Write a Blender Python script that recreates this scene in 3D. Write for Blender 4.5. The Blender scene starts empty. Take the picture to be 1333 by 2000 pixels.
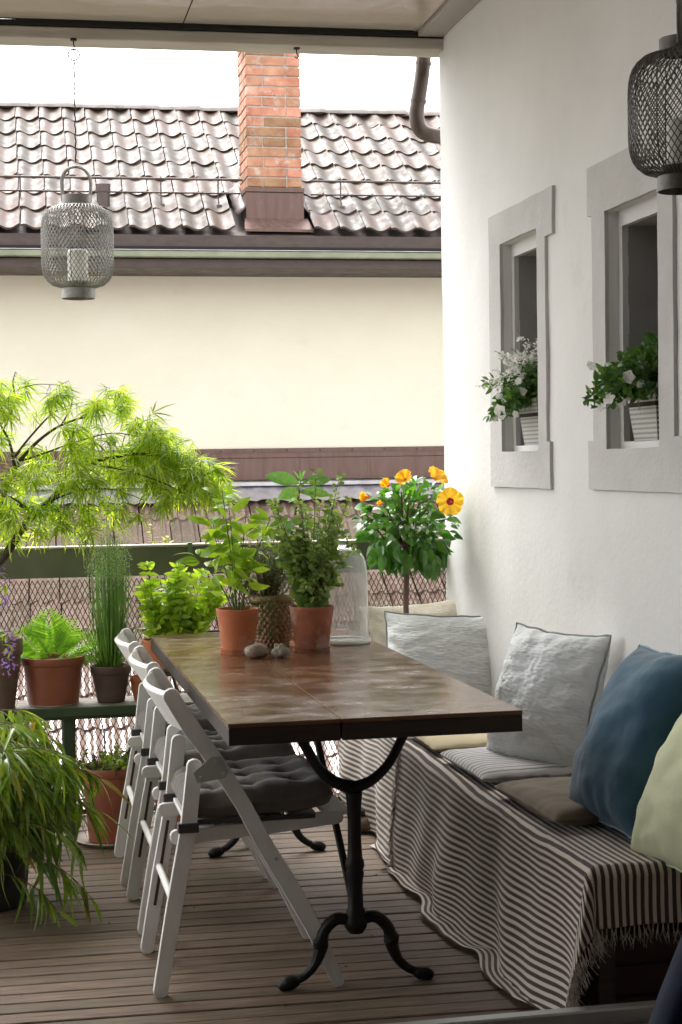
import bpy, math, random
from mathutils import Vector, Matrix, noise, Quaternion
random.seed(7)
rad = math.radians
S = bpy.context.scene
COL = S.collection

# ------------------------------------------------------------------ camera
cd = bpy.data.cameras.new('camera'); cam = bpy.data.objects.new('camera', cd); COL.objects.link(cam)
yaw, pitch, roll = rad(11.73), rad(1.72), .0145
fw = Vector((math.sin(yaw)*math.cos(pitch), math.cos(yaw)*math.cos(pitch), -math.sin(pitch)))
r0 = Vector((math.cos(yaw), -math.sin(yaw), 0)); u0 = r0.cross(fw)
rr = r0*math.cos(roll)-u0*math.sin(roll); uu = r0*math.sin(roll)+u0*math.cos(roll)
M = Matrix((rr, uu, -fw)).transposed().to_4x4(); M.translation = (0, 0, 1.32)
cam.matrix_world = M
cd.sensor_fit = 'HORIZONTAL'; cd.sensor_width = 24; cd.lens = 3160/1333*24
cd.clip_start = .05; cd.clip_end = 500
S.camera = cam
# ------------------------------------------------------------------ world: overcast sky
SUN_EL, SUN_AZ = 60, 343     # azimuth: clockwise from +Y
w = bpy.data.worlds.new("World"); S.world = w; w.use_nodes = True
nt = w.node_tree; nt.nodes.clear()
sky = nt.nodes.new('ShaderNodeTexSky'); sky.sky_type = 'NISHITA'; sky.sun_disc = False
sky.sun_elevation = rad(SUN_EL); sky.sun_rotation = rad(SUN_AZ); sky.air_density = 1.2; sky.dust_density = 4; sky.ozone_density = .6
hs = nt.nodes.new('ShaderNodeHueSaturation'); hs.inputs['Saturation'].default_value = .12; hs.inputs['Value'].default_value = 1.9
bg = nt.nodes.new('ShaderNodeBackground'); bg.inputs['Strength'].default_value = .15
wo = nt.nodes.new('ShaderNodeOutputWorld')
nt.links.new(sky.outputs[0], hs.inputs['Color']); nt.links.new(hs.outputs[0], bg.inputs[0]); nt.links.new(bg.outputs[0], wo.inputs[0])
sl = bpy.data.lights.new('sun', 'SUN'); sl.energy = .5; sl.angle = rad(30); sl.color = (1, .96, .9)
so = bpy.data.objects.new('sun', sl); COL.objects.link(so)
sdir = Vector((math.sin(rad(SUN_AZ))*math.cos(rad(SUN_EL)), math.cos(rad(SUN_AZ))*math.cos(rad(SUN_EL)), math.sin(rad(SUN_EL))))
so.rotation_euler = sdir.to_track_quat('Z', 'Y').to_euler(); so.location = sdir*30
S.view_settings.view_transform = 'Standard'; S.view_settings.look = 'None'; S.view_settings.gamma = 1
S.view_settings.exposure = 1.48; S.view_settings.use_curve_mapping = False
S.cycles.max_bounces = 10; S.cycles.diffuse_bounces = 5; S.cycles.transparent_max_bounces = 12

# ------------------------------------------------------------------ materials
def mat(name, col, col2=None, scale=6., rough=.6, rough2=None, bump=0., bscale=60., metal=0., spec=.5, stretch=(1, 1, 1),
        world=False, rnd=0., transl=None, sheen=0., lo=.35, hi=.65, col3=None, scale3=1.5, lo3=.55, hi3=.7, bump2=0., bscale2=8., coat=0., bstretch=None):
    m = bpy.data.materials.new(name); m.use_nodes = True; t = m.node_tree; N = t.nodes; L = t.links
    b = N['Principled BSDF']; out = N['Material Output']
    b.inputs['Roughness'].default_value = rough; b.inputs['Metallic'].default_value = metal
    b.inputs['Specular IOR Level'].default_value = spec; b.inputs['Sheen Weight'].default_value = sheen
    b.inputs['Coat Weight'].default_value = coat; b.inputs['Coat Roughness'].default_value = .12
    if world: src = N.new('ShaderNodeNewGeometry').outputs['Position']
    else: src = N.new('ShaderNodeTexCoord').outputs['Object']
    def mapped(st):
        mp = N.new('ShaderNodeMapping'); mp.inputs['Scale'].default_value = st; L.new(src, mp.inputs[0]); return mp.outputs[0]
    def nz(sc, st, det=6, rg=.6):
        n = N.new('ShaderNodeTexNoise'); n.inputs['Scale'].default_value = sc; n.inputs['Detail'].default_value = det
        n.inputs['Roughness'].default_value = rg; L.new(mapped(st), n.inputs['Vector']); return n.outputs['Fac']
    def ramp(f, a, c, ca=(0, 0, 0, 1), cb=(1, 1, 1, 1)):
        r = N.new('ShaderNodeValToRGB'); r.color_ramp.elements[0].position = a; r.color_ramp.elements[1].position = c
        r.color_ramp.elements[0].color = ca; r.color_ramp.elements[1].color = cb; L.new(f, r.inputs[0]); return r.outputs[0]
    c4 = lambda c: (c[0], c[1], c[2], 1)
    csock = None; fac = None
    if col2 is not None:
        fac = nz(scale, stretch); csock = ramp(fac, lo, hi, c4(col), c4(col2))
    if col3 is not None:
        f3 = ramp(nz(scale3, stretch, 8, .65), lo3, hi3)
        mx = N.new('ShaderNodeMix'); mx.data_type = 'RGBA'; L.new(f3, mx.inputs[0])
        if csock: L.new(csock, mx.inputs[6])
        else: mx.inputs[6].default_value = c4(col)
        mx.inputs[7].default_value = c4(col3); csock = mx.outputs[2]
    if rnd:
        oi = N.new('ShaderNodeObjectInfo'); g = N.new('ShaderNodeNewGeometry')
        a = N.new('ShaderNodeMath'); a.operation = 'ADD'; L.new(oi.outputs['Random'], a.inputs[0]); L.new(g.outputs['Random Per Island'], a.inputs[1])
        fr = N.new('ShaderNodeMath'); fr.operation = 'FRACT'; L.new(a.outputs[0], fr.inputs[0])
        mr = N.new('ShaderNodeMapRange'); mr.inputs['To Min'].default_value = 1-rnd; mr.inputs['To Max'].default_value = 1+rnd; L.new(fr.outputs[0], mr.inputs[0])
        h = N.new('ShaderNodeHueSaturation'); L.new(mr.outputs[0], h.inputs['Value'])
        m2 = N.new('ShaderNodeMapRange'); m2.inputs['To Min'].default_value = .5+rnd*.05; m2.inputs['To Max'].default_value = .5-rnd*.05; L.new(fr.outputs[0], m2.inputs[0]); L.new(m2.outputs[0], h.inputs['Hue'])
        if csock: L.new(csock, h.inputs['Color'])
        else: h.inputs['Color'].default_value = c4(col)
        csock = h.outputs[0]
    if csock: L.new(csock, b.inputs['Base Color'])
    else: b.inputs['Base Color'].default_value = c4(col)
    if rough2 is not None:
        rf = N.new('ShaderNodeMapRange'); L.new(fac if fac else nz(scale, stretch), rf.inputs[0])
        rf.inputs['From Min'].default_value = lo; rf.inputs['From Max'].default_value = hi
        rf.inputs['To Min'].default_value = rough; rf.inputs['To Max'].default_value = rough2; L.new(rf.outputs[0], b.inputs['Roughness'])
    prev = None
    for s_, d_, st in ((bscale, bump, bstretch or stretch), (bscale2, bump2, (1, 1, 1))):
        if d_:
            bp = N.new('ShaderNodeBump'); bp.inputs['Strength'].default_value = 1; bp.inputs['Distance'].default_value = d_
            L.new(nz(s_, st, 4), bp.inputs['Height'])
            if prev: L.new(prev, bp.inputs['Normal'])
            prev = bp.outputs[0]
    if prev: L.new(prev, b.inputs['Normal'])
    if transl:
        tb = N.new('ShaderNodeBsdfTranslucent'); k = N.new('ShaderNodeMixShader'); k.inputs[0].default_value = transl[1]
        if csock:
            mm = N.new('ShaderNodeMix'); mm.data_type = 'RGBA'; mm.blend_type = 'MULTIPLY'; mm.inputs[0].default_value = 1
            L.new(csock, mm.inputs[6]); mm.inputs[7].default_value = c4(transl[0]); L.new(mm.outputs[2], tb.inputs[0])
        else: tb.inputs[0].default_value = c4(transl[0])
        L.new(b.outputs[0], k.inputs[1]); L.new(tb.outputs[0], k.inputs[2]); L.new(k.outputs[0], out.inputs[0])
    m['bsdf'] = 1
    return m

def stripe_mat(name, ca, cb, period, duty, axis=1, bump=.0006, soft=.08):
    m = bpy.data.materials.new(name); m.use_nodes = True; t = m.node_tree; N = t.nodes; L = t.links; b = N['Principled BSDF']
    uv = N.new('ShaderNodeUVMap'); uv.uv_map = 'UVMap'; sp = N.new('ShaderNodeSeparateXYZ'); L.new(uv.outputs[0], sp.inputs[0])
    nzz = N.new('ShaderNodeTexNoise'); nzz.inputs['Scale'].default_value = 9; L.new(uv.outputs[0], nzz.inputs['Vector'])
    ad = N.new('ShaderNodeMath'); ad.operation = 'MULTIPLY_ADD'; L.new(nzz.outputs[0], ad.inputs[0]); ad.inputs[1].default_value = .006; L.new(sp.outputs[axis], ad.inputs[2])
    dv = N.new('ShaderNodeMath'); dv.operation = 'DIVIDE'; L.new(ad.outputs[0], dv.inputs[0]); dv.inputs[1].default_value = period
    fr = N.new('ShaderNodeMath'); fr.operation = 'FRACT'; L.new(dv.outputs[0], fr.inputs[0])
    r = N.new('ShaderNodeValToRGB'); L.new(fr.outputs[0], r.inputs[0]); e = r.color_ramp.elements
    e[0].position = 0; e[0].color = (*ca, 1); e[1].position = duty; e[1].color = (*ca, 1)
    for p_, c_ in ((duty+soft, cb), (1-soft, cb), (1, ca)):
        x = e.new(p_); x.color = (*c_, 1)
    n2 = N.new('ShaderNodeTexNoise'); n2.inputs['Scale'].default_value = 900; L.new(uv.outputs[0], n2.inputs['Vector'])
    mm = N.new('ShaderNodeMix'); mm.data_type = 'RGBA'; mm.blend_type = 'MULTIPLY'; mm.inputs[0].default_value = .5; L.new(r.outputs[0], mm.inputs[6]); L.new(n2.outputs[0], mm.inputs[7])
    hv = N.new('ShaderNodeHueSaturation'); hv.inputs['Value'].default_value = 1.3; hv.inputs['Saturation'].default_value = 1.; L.new(mm.outputs[2], hv.inputs['Color'])
    L.new(hv.outputs[0], b.inputs['Base Color']); b.inputs['Roughness'].default_value = .9; b.inputs['Specular IOR Level'].default_value = .15; b.inputs['Sheen Weight'].default_value = .2
    bp = N.new('ShaderNodeBump'); bp.inputs['Distance'].default_value = bump; L.new(n2.outputs[0], bp.inputs['Height']); L.new(bp.outputs[0], b.inputs['Normal'])
    return m

MT = dict(
 plaster=mat('white plaster', (.73, .72, .695), (.66, .65, .625), 1.6, .85, bump=.0012, bscale=45, bump2=.003, bscale2=4, world=True, col3=(.56, .545, .52), scale3=2.3, lo3=.6, hi3=.85, spec=.2),
 surround=mat('grey painted stone', (.56, .545, .525), (.50, .485, .465), 5, .85, bump=.002, bscale=70, bump2=.003, bscale2=12, world=True, spec=.2),
 reveal=mat('shaded reveal plaster', (.36, .35, .335), (.30, .29, .28), 4, .9, bump=.002, bscale=60, world=True, spec=.2),  # shade inside the window recess is put into this darker plaster colour
 lip=mat('white painted lip', (.62, .61, .59), rough=.7, bump=.001, bscale=60, world=True),
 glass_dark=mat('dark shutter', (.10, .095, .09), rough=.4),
 yellow=mat('cream render', (.72, .665, .53), (.75, .70, .57), 1.2, .9, bump=.004, bscale=55, stretch=(1, 1, 1.6), world=True, spec=.2, col3=(.64, .58, .45), scale3=2.6, lo3=.60, hi3=.85),
 tile=mat('brown clay tile', (.046, .032, .024), (.100, .070, .052), 12, .38, .66, bump=.0006, bscale=40, world=True, rnd=.38, col3=(.13, .14, .05), scale3=14, lo3=.66, hi3=.75, spec=.2),
 tile2=mat('light brown clay tile', (.145, .092, .070), (.21, .145, .115), 14, .12, .34, bump=.0004, bscale=40, world=True, rnd=.3, spec=.6, coat=1),
 ridge=mat('weathered ridge tile', (.22, .18, .16), (.32, .285, .26), 9, .35, .6, world=True, rnd=.15, col3=(.28, .30, .16), scale3=12, lo3=.62, hi3=.75),
 brick=mat('orange brick', (.33, .13, .07), (.52, .28, .17), 7, .85, bump=.004, bscale=50, world=True, rnd=.38, col3=(.50, .43, .36), scale3=11, lo3=.56, hi3=.72),
 mortar=mat('pale mortar', (.46, .42, .37), (.36, .32, .28), 30, .95, bump=.003, bscale=80, world=True),
 copper=mat('brown copper sheet', (.105, .057, .044), (.15, .092, .074), 5, .35, .55, stretch=(6, 6, .7), world=True, metal=.35, col3=(.18, .155, .14), scale3=6, lo3=.62, hi3=.8),
 copper2=mat('dark brown copper', (.055, .037, .031), (.085, .062, .054), 9, .4, .6, stretch=(1, 1, 3), world=True, metal=.4),
 gutter=mat('green weathered gutter', (.17, .19, .12), (.26, .27, .18), 6, .4, .6, world=True, metal=.2),
 zinc=mat('zinc flashing', (.36, .34, .36), (.5, .48, .5), 9, .3, .45, world=True, metal=.6),
 pipe=mat('patinated downpipe', (.07, .05, .042), (.13, .10, .085), 8, .35, .6, stretch=(3, 3, .8), world=True, metal=.5),
 ceiling=mat('glossy cream ceiling panel', (.60, .53, .44), rough=.06, bump2=.012, bscale2=1.6, world=True, spec=.8, coat=.8),
 trim=mat('ceiling trim', (.33, .30, .27), rough=.35, world=True, spec=.6),
 beam=mat('weathered pale beam', (.42, .38, .32), (.52, .48, .41), 12, .8, stretch=(.3, 1, 3), bump=.002, bscale=40, world=True, col3=(.25, .2, .15), scale3=8, lo3=.68, hi3=.74),
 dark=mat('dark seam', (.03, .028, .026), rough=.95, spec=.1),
 deck=mat('wet weathered decking', (.058, .039, .025), (.235, .165, .111), 12, .45, .7, stretch=(.5, 13, 13), bump=.0022, bscale=30, bstretch=(.5, 9, 9), world=True, rnd=.13, col3=(.045, .032, .022), scale3=1.1, lo3=.50, hi3=.80, spec=.3),
 joist=mat('deck joist', (.02, .016, .013), rough=.9),
 rail=mat('olive green rail', (.095, .098, .075), (.13, .132, .105), 8, .5, stretch=(1, 1, .4), world=True, bump=.0006, bscale=90),
 railtop=mat('rail top cap', (.40, .38, .32), (.30, .29, .22), 7, .6, world=True),
 mesh=mat('expanded steel mesh', (.045, .034, .028), (.085, .06, .045), 40, .55, metal=.5, world=True),
 table=None,
 tedge=mat('dark table edge', (.022, .014, .011), (.045, .028, .02), 14, .5, stretch=(.4, .4, 6), bump=.0006, bscale=60),
 iron=mat('black cast iron', (.006, .0055, .005), (.010, .009, .008), 30, .45, bump=.0009, bscale=120, spec=.3),
 white=mat('white painted wood', (.80, .79, .755), (.74, .73, .695), 8, .42, stretch=(4, 4, .8), bump=.0004, bscale=80, col3=(.36, .30, .24), scale3=26, lo3=.73, hi3=.78),
 groove=mat('brown groove', (.075, .032, .02), rough=.7),
 steel=mat('bracket steel', (.46, .48, .46), rough=.4, metal=.2),
 cushion=mat('dark grey seat cushion', (.12, .102, .088), (.155, .134, .117), 30, .95, bump=.0008, bscale=500, sheen=.35, spec=.1),
 strap=mat('grey strap', (.05, .047, .045), rough=.95, sheen=.2),
 terra=mat('terracotta', (.47, .145, .055), (.55, .20, .085), 9, .7, bump=.0008, bscale=90, col3=(.58, .42, .34), scale3=9, lo3=.52, hi3=.72),
 terra_red=mat('red glazed terracotta', (.22, .060, .028), (.30, .09, .045), 10, .38, .6, bump=.0008, bscale=60),
 terra_worn=mat('lime stained terracotta', (.42, .14, .065), (.20, .075, .045), 9, .75, bump=.0012, bscale=80, col3=(.52, .36, .29), scale3=13, lo3=.50, hi3=.72),
 terra_dark=mat('dark damp clay', (.075, .045, .035), (.11, .07, .055), 12, .7, bump=.0008, bscale=80),
 terra_brown=mat('brown mossy clay', (.13, .075, .05), (.17, .11, .08), 9, .75, bump=.0008, bscale=80),
 soil=mat('potting soil', (.025, .016, .011), (.06, .035, .022), 40, .95, bump=.008, bscale=60),
 green_paint=mat('worn green bench paint', (.030, .055, .024), (.042, .072, .03), 12, .55, bump=.001, bscale=60),
 bench_top=mat('bare weathered bench top', (.14, .12, .09), (.24, .21, .17), 14, .6, stretch=(1, 4, 4), bump=.002, bscale=40, col3=(.05, .07, .035), scale3=16, lo3=.52, hi3=.62),
 lamp=mat('grey lantern wire', (.30, .295, .27), (.22, .21, .19), 60, .5, metal=.45),
 lamp2=mat('dark lantern wire', (.16, .15, .135), (.10, .095, .085), 60, .5, metal=.5),
 candle=mat('white candle', (.82, .80, .75), rough=.5),
 basket=mat('woven basket', (.24, .15, .085), (.36, .26, .17), 60, .8, bump=.001, bscale=120),
 stone=mat('river stone', (.19, .13, .09), (.30, .24, .18), 30, .6, bump=.002, bscale=120),
 stone2=mat('pale rough stone', (.20, .18, .14), (.42, .38, .31), 60, .8, bump=.004, bscale=110),
 cream_f=mat('cream seersucker', (.66, .60, .49), (.60, .54, .43), 30, .95, bump=.0035, bscale=60, bstretch=(1.2, 3.5, 1), sheen=.2, spec=.1),
 grey_f=mat('pale grey blue seersucker', (.70, .72, .71), (.64, .66, .655), 40, .95, bump=.002, bscale=40, bstretch=(1.8, 4.2, 2), sheen=.15, spec=.1),
 navy_f=mat('petrol blue velvet', (.018, .062, .105), (.040, .105, .155), 5, .8, sheen=.35, bump=.0008, bscale=300, bump2=.002, bscale2=9, spec=.2),
 green_f=mat('pale green cotton', (.55, .58, .38), (.50, .53, .34), 6, .9, sheen=.2, bump=.0006, bscale=300, bump2=.004, bscale2=8, spec=.1),
 taupe_f=mat('taupe cotton', (.18, .145, .10), (.215, .175, .125), 6, .9, sheen=.2, bump=.0006, bscale=300, bump2=.004, bscale2=9, spec=.1),
 beige_f=mat('beige cotton', (.42, .36, .24), rough=.9, bump2=.003, bscale2=9, spec=.1),
 piping_b=mat('blue seam piping', (.22, .36, .44), rough=.9),
 piping_g=mat('grey seam piping', (.27, .29, .29), rough=.9),
 piping_gr=mat('green seam piping', (.46, .50, .32), rough=.9),
 fringe=mat('cotton fringe', (.58, .52, .45), (.20, .17, .16), 60, .95, spec=.1),
 throw=stripe_mat('black and cream striped cotton', (.062, .045, .043), (.62, .54, .455), .0185, .44),
 ticking=stripe_mat('ticking stripe pad', (.20, .19, .20), (.60, .585, .57), .026, .16, soft=.14),
 planter=None, wood_dark=mat('dark trough wood', (.055, .035, .026), (.09, .06, .045), 9, .7, stretch=(.4, 4, 4), world=True, bump=.001, bscale=50),
 log=mat('old log', (.10, .07, .045), (.17, .13, .09), 20, .9, bump=.004, bscale=40),
 paper=mat('scrap paper', (.45, .43, .42), rough=.8),
 black=mat('black plastic', (.012, .012, .013), rough=.4),
 saucer=mat('cream saucer', (.48, .40, .30), (.40, .32, .24), 12, .5),
 sill=mat('anodised sliding track', (.36, .36, .34), rough=.4, metal=.6),
 roomwall=mat('room wall paint', (.5, .49, .47), rough=.9), roomfloor=mat('room floor', (.16, .11, .07), (.2, .14, .09), 4, .5, stretch=(.5, 5, 1)),
 ground=mat('gravel ground', (.13, .12, .11), (.2, .19, .17), 3, .95, world=True),
 bark=mat('dark green bark', (.035, .032, .018), (.075, .065, .04), 30, .8, bump=.002, bscale=80),
 barkbr=mat('brown bark', (.12, .065, .045), (.17, .10, .07), 40, .8, bump=.001, bscale=80),
 stem_g=mat('green stem', (.10, .17, .04), rough=.5),
 stem_b=mat('brown stem', (.12, .08, .04), rough=.6),
 maple=mat('maple leaf', (.22, .36, .045), (.38, .48, .09), 9, .35, rnd=.45, transl=((1.9, 1.8, .5), .5)),
 fern=mat('fern frond', (.15, .32, .035), (.24, .42, .05), 12, .5, rnd=.2, transl=((1.7, 1.7, .8), .4)),
 rush=mat('rush green', (.15, .30, .045), (.25, .42, .07), 20, .4, rnd=.3, transl=((1.5, 1.5, .8), .3)),
 seed=mat('pale seed heads', (.42, .50, .28), rough=.7, rnd=.2),
 mint=mat('mint leaf', (.25, .40, .035), (.38, .50, .06), 18, .45, rnd=.25, transl=((1.6, 1.6, .7), .5)),
 chili=mat('chili leaf', (.21, .37, .03), (.34, .48, .05), 14, .3, rnd=.3, transl=((1.6, 1.6, .8), .4)),
 magnolia=mat('large leaf', (.12, .28, .07), (.20, .38, .13), 8, .22, rnd=.2, transl=((1.6, 1.6, .8), .35)),
 oregano=mat('oregano leaf', (.17, .28, .06), (.29, .40, .13), 18, .5, rnd=.35, transl=((1.6, 1.6, .8), .3)),
 thyme=mat('thyme leaf', (.17, .22, .07), (.24, .29, .11), 18, .6, rnd=.35, transl=((1.4, 1.4, .8), .3)),
 hib=mat('hibiscus leaf', (.045, .14, .022), (.10, .24, .04), 14, .22, rnd=.35, transl=((1.5, 1.8, .8), .22), spec=.6),
 hibnew=mat('young hibiscus leaf', (.10, .26, .03), rough=.3, rnd=.2, transl=((1.5, 1.5, .8), .35)),
 petal=mat('yellow orange petal', (.93, .52, .018), (.96, .60, .05), 30, .5, transl=((1.05, 1.0, .9), .4)),
 redeye=mat('red flower eye', (.45, .015, .006), rough=.5),
 stamen=mat('stamen', (.75, .35, .08), rough=.6),
 bamboo=mat('bamboo leaf', (.11, .22, .03), (.26, .38, .06), 8, .2, rnd=.4, transl=((1.7, 1.6, .6), .32), spec=.7),
 bamboo_y=mat('yellowing bamboo leaf', (.34, .33, .04), (.30, .16, .05), 12, .4, rnd=.2, transl=((1.4, 1.4, .8), .4)),
 wleaf=mat('planter leaf', (.05, .13, .025), (.09, .19, .04), 18, .4, rnd=.35, transl=((1.5, 1.5, .8), .3)),
 wpetal=mat('white petal', (.88, .87, .83), rough=.6, rnd=.05, transl=((1, 1, 1), .3)),
 purple=mat('purple petal', (.36, .15, .55), (.46, .24, .66), 30, .6, rnd=.2, transl=((1, 1, 1), .3)),
 purpl_leaf=mat('reddish leaf', (.10, .05, .03), (.05, .10, .02), 25, .5, rnd=.3),
 sprout=mat('yellow sprout leaf', (.42, .46, .06), rough=.5, rnd=.2, transl=((1.2, 1.2, .8), .4)),
)
def table_mat():
    m = mat('wet stained table top', (.115, .046, .020), (.20, .098, .050), 9, .10, .30, stretch=(1, 1.5, 1), bump=.0005, bscale=120, col3=(.21, .12, .065), scale3=5, lo3=.40, hi3=.95, spec=.5, coat=.0, lo=.32, hi=.68)
    return m
MT['table'] = table_mat()
def planter_mat():
    m = mat('perforated metal planter', (.50, .49, .46), rough=.45, metal=.2); t = m.node_tree; N = t.nodes; L = t.links; b = N['Principled BSDF']
    uv = N.new('ShaderNodeUVMap'); uv.uv_map = 'UVMap'; mp = N.new('ShaderNodeMapping'); mp.inputs['Scale'].default_value = (110, 75, 1); L.new(uv.outputs[0], mp.inputs[0])
    fr = N.new('ShaderNodeVectorMath'); fr.operation = 'FRACTION'; L.new(mp.outputs[0], fr.inputs[0])
    sb = N.new('ShaderNodeVectorMath'); sb.operation = 'SUBTRACT'; sb.inputs[1].default_value = (.5, .5, 0); L.new(fr.outputs[0], sb.inputs[0])
    sc = N.new('ShaderNodeVectorMath'); sc.operation = 'MULTIPLY'; sc.inputs[1].default_value = (1, 1, 0); L.new(sb.outputs[0], sc.inputs[0])
    ln = N.new('ShaderNodeVectorMath'); ln.operation = 'LENGTH'; L.new(sc.outputs[0], ln.inputs[0])
    r = N.new('ShaderNodeValToRGB'); r.color_ramp.elements[0].position = .24; r.color_ramp.elements[0].color = (.03, .03, .03, 1); r.color_ramp.elements[1].position = .30; r.color_ramp.elements[1].color = (.50, .49, .46, 1)
    L.new(ln.outputs['Value'], r.inputs[0]); L.new(r.outputs[0], b.inputs['Base Color']); return m
MT['planter'] = planter_mat()
def glass_mat(name, milk=.12, tint=(.96, .98, .97)):
    m = bpy.data.materials.new(name); m.use_nodes = True; t = m.node_tree; N = t.nodes; L = t.links; b = N['Principled BSDF']
    b.inputs['Base Color'].default_value = (*tint, 1); b.inputs['Transmission Weight'].default_value = 1; b.inputs['Roughness'].default_value = .04; b.inputs['IOR'].default_value = 1.3
    d = N.new('ShaderNodeBsdfDiffuse'); d.inputs[0].default_value = (.8, .8, .78, 1)
    n = N.new('ShaderNodeTexNoise'); n.inputs['Scale'].default_value = 14; n.inputs['Detail'].default_value = 8; tc = N.new('ShaderNodeTexCoord'); L.new(tc.outputs['Object'], n.inputs['Vector'])
    r = N.new('ShaderNodeMapRange'); r.inputs['From Min'].default_value = .35; r.inputs['From Max'].default_value = .75; r.inputs['To Min'].default_value = milk*.6; r.inputs['To Max'].default_value = milk*2; L.new(n.outputs[0], r.inputs[0])
    k = N.new('ShaderNodeMixShader'); L.new(r.outputs[0], k.inputs[0]); L.new(b.outputs[0], k.inputs[1]); L.new(d.outputs[0], k.inputs[2]); L.new(k.outputs[0], N['Material Output'].inputs[0]); return m
MT['glass'] = glass_mat('misty bell glass', .16); MT['candleglass'] = glass_mat('candle glass', .05)

# ------------------------------------------------------------------ geometry helpers
class MB:
    def __init__(s): s.v = []; s.f = []; s.uv = None
    def add(s, vs, fs, T=None):
        o = len(s.v)
        s.v += [tuple(T @ Vector(p)) for p in vs] if T is not None else [tuple(p) for p in vs]
        s.f += [tuple(i+o for i in f) for f in fs]; return s
    def box(s, x0, x1, y0, y1, z0, z1, ch=0., T=None):
        if ch <= 0:
            vs = [(x, y, z) for x in (x0, x1) for y in (y0, y1) for z in (z0, z1)]
            return s.add(vs, [(0, 1, 3, 2), (4, 6, 7, 5), (0, 4, 5, 1), (2, 3, 7, 6), (0, 2, 6, 4), (1, 5, 7, 3)], T)
        vs = []; idx = {}
        lo = (x0, y0, z0); hi = (x1, y1, z1)
        for a in range(2):
            for b in range(2):
                for c in range(2):
                    for ax in range(3):
                        p = [(lo[0], hi[0])[a], (lo[1], hi[1])[b], (lo[2], hi[2])[c]]
                        for k in range(3):
                            if k != ax: p[k] += ch if (a, b, c)[k] == 0 else -ch
                        idx[(a, b, c, ax)] = len(vs); vs.append(p)
        fs = []
        for ax in range(3):
            o1, o2 = [k for k in range(3) if k != ax]
            for sd in range(2):
                q = []
                for (p, r) in ((0, 0), (1, 0), (1, 1), (0, 1)):
                    key = [0, 0, 0]; key[ax] = sd; key[o1] = p; key[o2] = r; q.append(idx[(*key, ax)])
                fs.append(q)
        for ax in range(3):   # edges along ax
            o1, o2 = [k for k in range(3) if k != ax]
            for p in range(2):
                for r in range(2):
                    k0 = [0, 0, 0]; k0[o1] = p; k0[o2] = r; k1 = list(k0); k1[ax] = 1
                    fs.append([idx[(*k0, o1)], idx[(*k0, o2)], idx[(*k1, o2)], idx[(*k1, o1)]])
        for a in range(2):
            for b in range(2):
                for c in range(2): fs.append([idx[(a, b, c, 0)], idx[(a, b, c, 1)], idx[(a, b, c, 2)]])
        return s.add(vs, fs, T)
    def tube(s, pts, rad_, n=8, T=None, flat=1., cap=True):
        pts = [Vector(p) for p in pts]; k = len(pts)
        if not hasattr(rad_, '__len__'): rad_ = [rad_]*k
        vs = []; fs = []; up = None
        for i, p in enumerate(pts):
            d = (pts[min(i+1, k-1)]-pts[max(i-1, 0)])
            d = d.normalized() if d.length > 1e-9 else Vector((0, 0, 1))
            if up is None: up = d.orthogonal().normalized()
            else:
                up = up-d*up.dot(d)
                up = up.normalized() if up.length > 1e-6 else d.orthogonal().normalized()
            sd = d.cross(up)
            for j in range(n):
                a = 2*math.pi*j/n; vs.append(p+(up*math.cos(a)+sd*math.sin(a)*flat)*rad_[i])
        for i in range(k-1):
            for j in range(n):
                fs.append((i*n+j, i*n+(j+1) % n, (i+1)*n+(j+1) % n, (i+1)*n+j))
        if cap: fs.append(tuple(range(n))[::-1]); fs.append(tuple((k-1)*n+j for j in range(n)))
        return s.add(vs, fs, T)
    def lathe(s, prof, n=32, T=None, wob=0., fn=None, cap=True):
        vs = []; fs = []
        for i, (r, z) in enumerate(prof):
            for j in range(n):
                a = 2*math.pi*j/n; rr_ = r*(1+wob*math.sin(a*2+i)) if not fn else r+fn(a, z, r)
                vs.append((rr_*math.cos(a), rr_*math.sin(a), z))
        for i in range(len(prof)-1):
            for j in range(n): fs.append((i*n+j, i*n+(j+1) % n, (i+1)*n+(j+1) % n, (i+1)*n+j))
        if cap:
            if prof[0][0] > 1e-6: fs.append(tuple(range(n))[::-1])
            if prof[-1][0] > 1e-6: fs.append(tuple((len(prof)-1)*n+j for j in range(n)))
        return s.add(vs, fs, T)
    def prism(s, poly, y0, y1, T=None):       # polygon in (x,z), extruded along y
        n = len(poly); vs = [(x, y0, z) for x, z in poly]+[(x, y1, z) for x, z in poly]
        fs = [tuple(range(n)), tuple(range(n, 2*n))[::-1]]+[(i, i+n, (i+1) % n+n, (i+1) % n) for i in range(n)]
        return s.add(vs, fs, T)
    def mesh(s, name, m, smooth=True, angle=35):
        me = bpy.data.meshes.new(name); me.from_pydata(s.v, [], s.f); me.update()
        if m is not None: me.materials.append(m)
        if s.uv is not None:
            l = me.uv_layers.new(name='UVMap')
            for lp in me.loops: l.data[lp.index].uv = s.uv[lp.vertex_index]
        if smooth:
            me.polygons.foreach_set('use_smooth', [True]*len(me.polygons))
            try: me.set_sharp_from_angle(angle=rad(angle))
            except Exception: pass
        return me
    def build(s, name, m, parent=None, world=True, smooth=True, angle=35, kind=None):
        return link(name, s.mesh(name, m, smooth, angle), parent, world=world, kind=kind)

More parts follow.
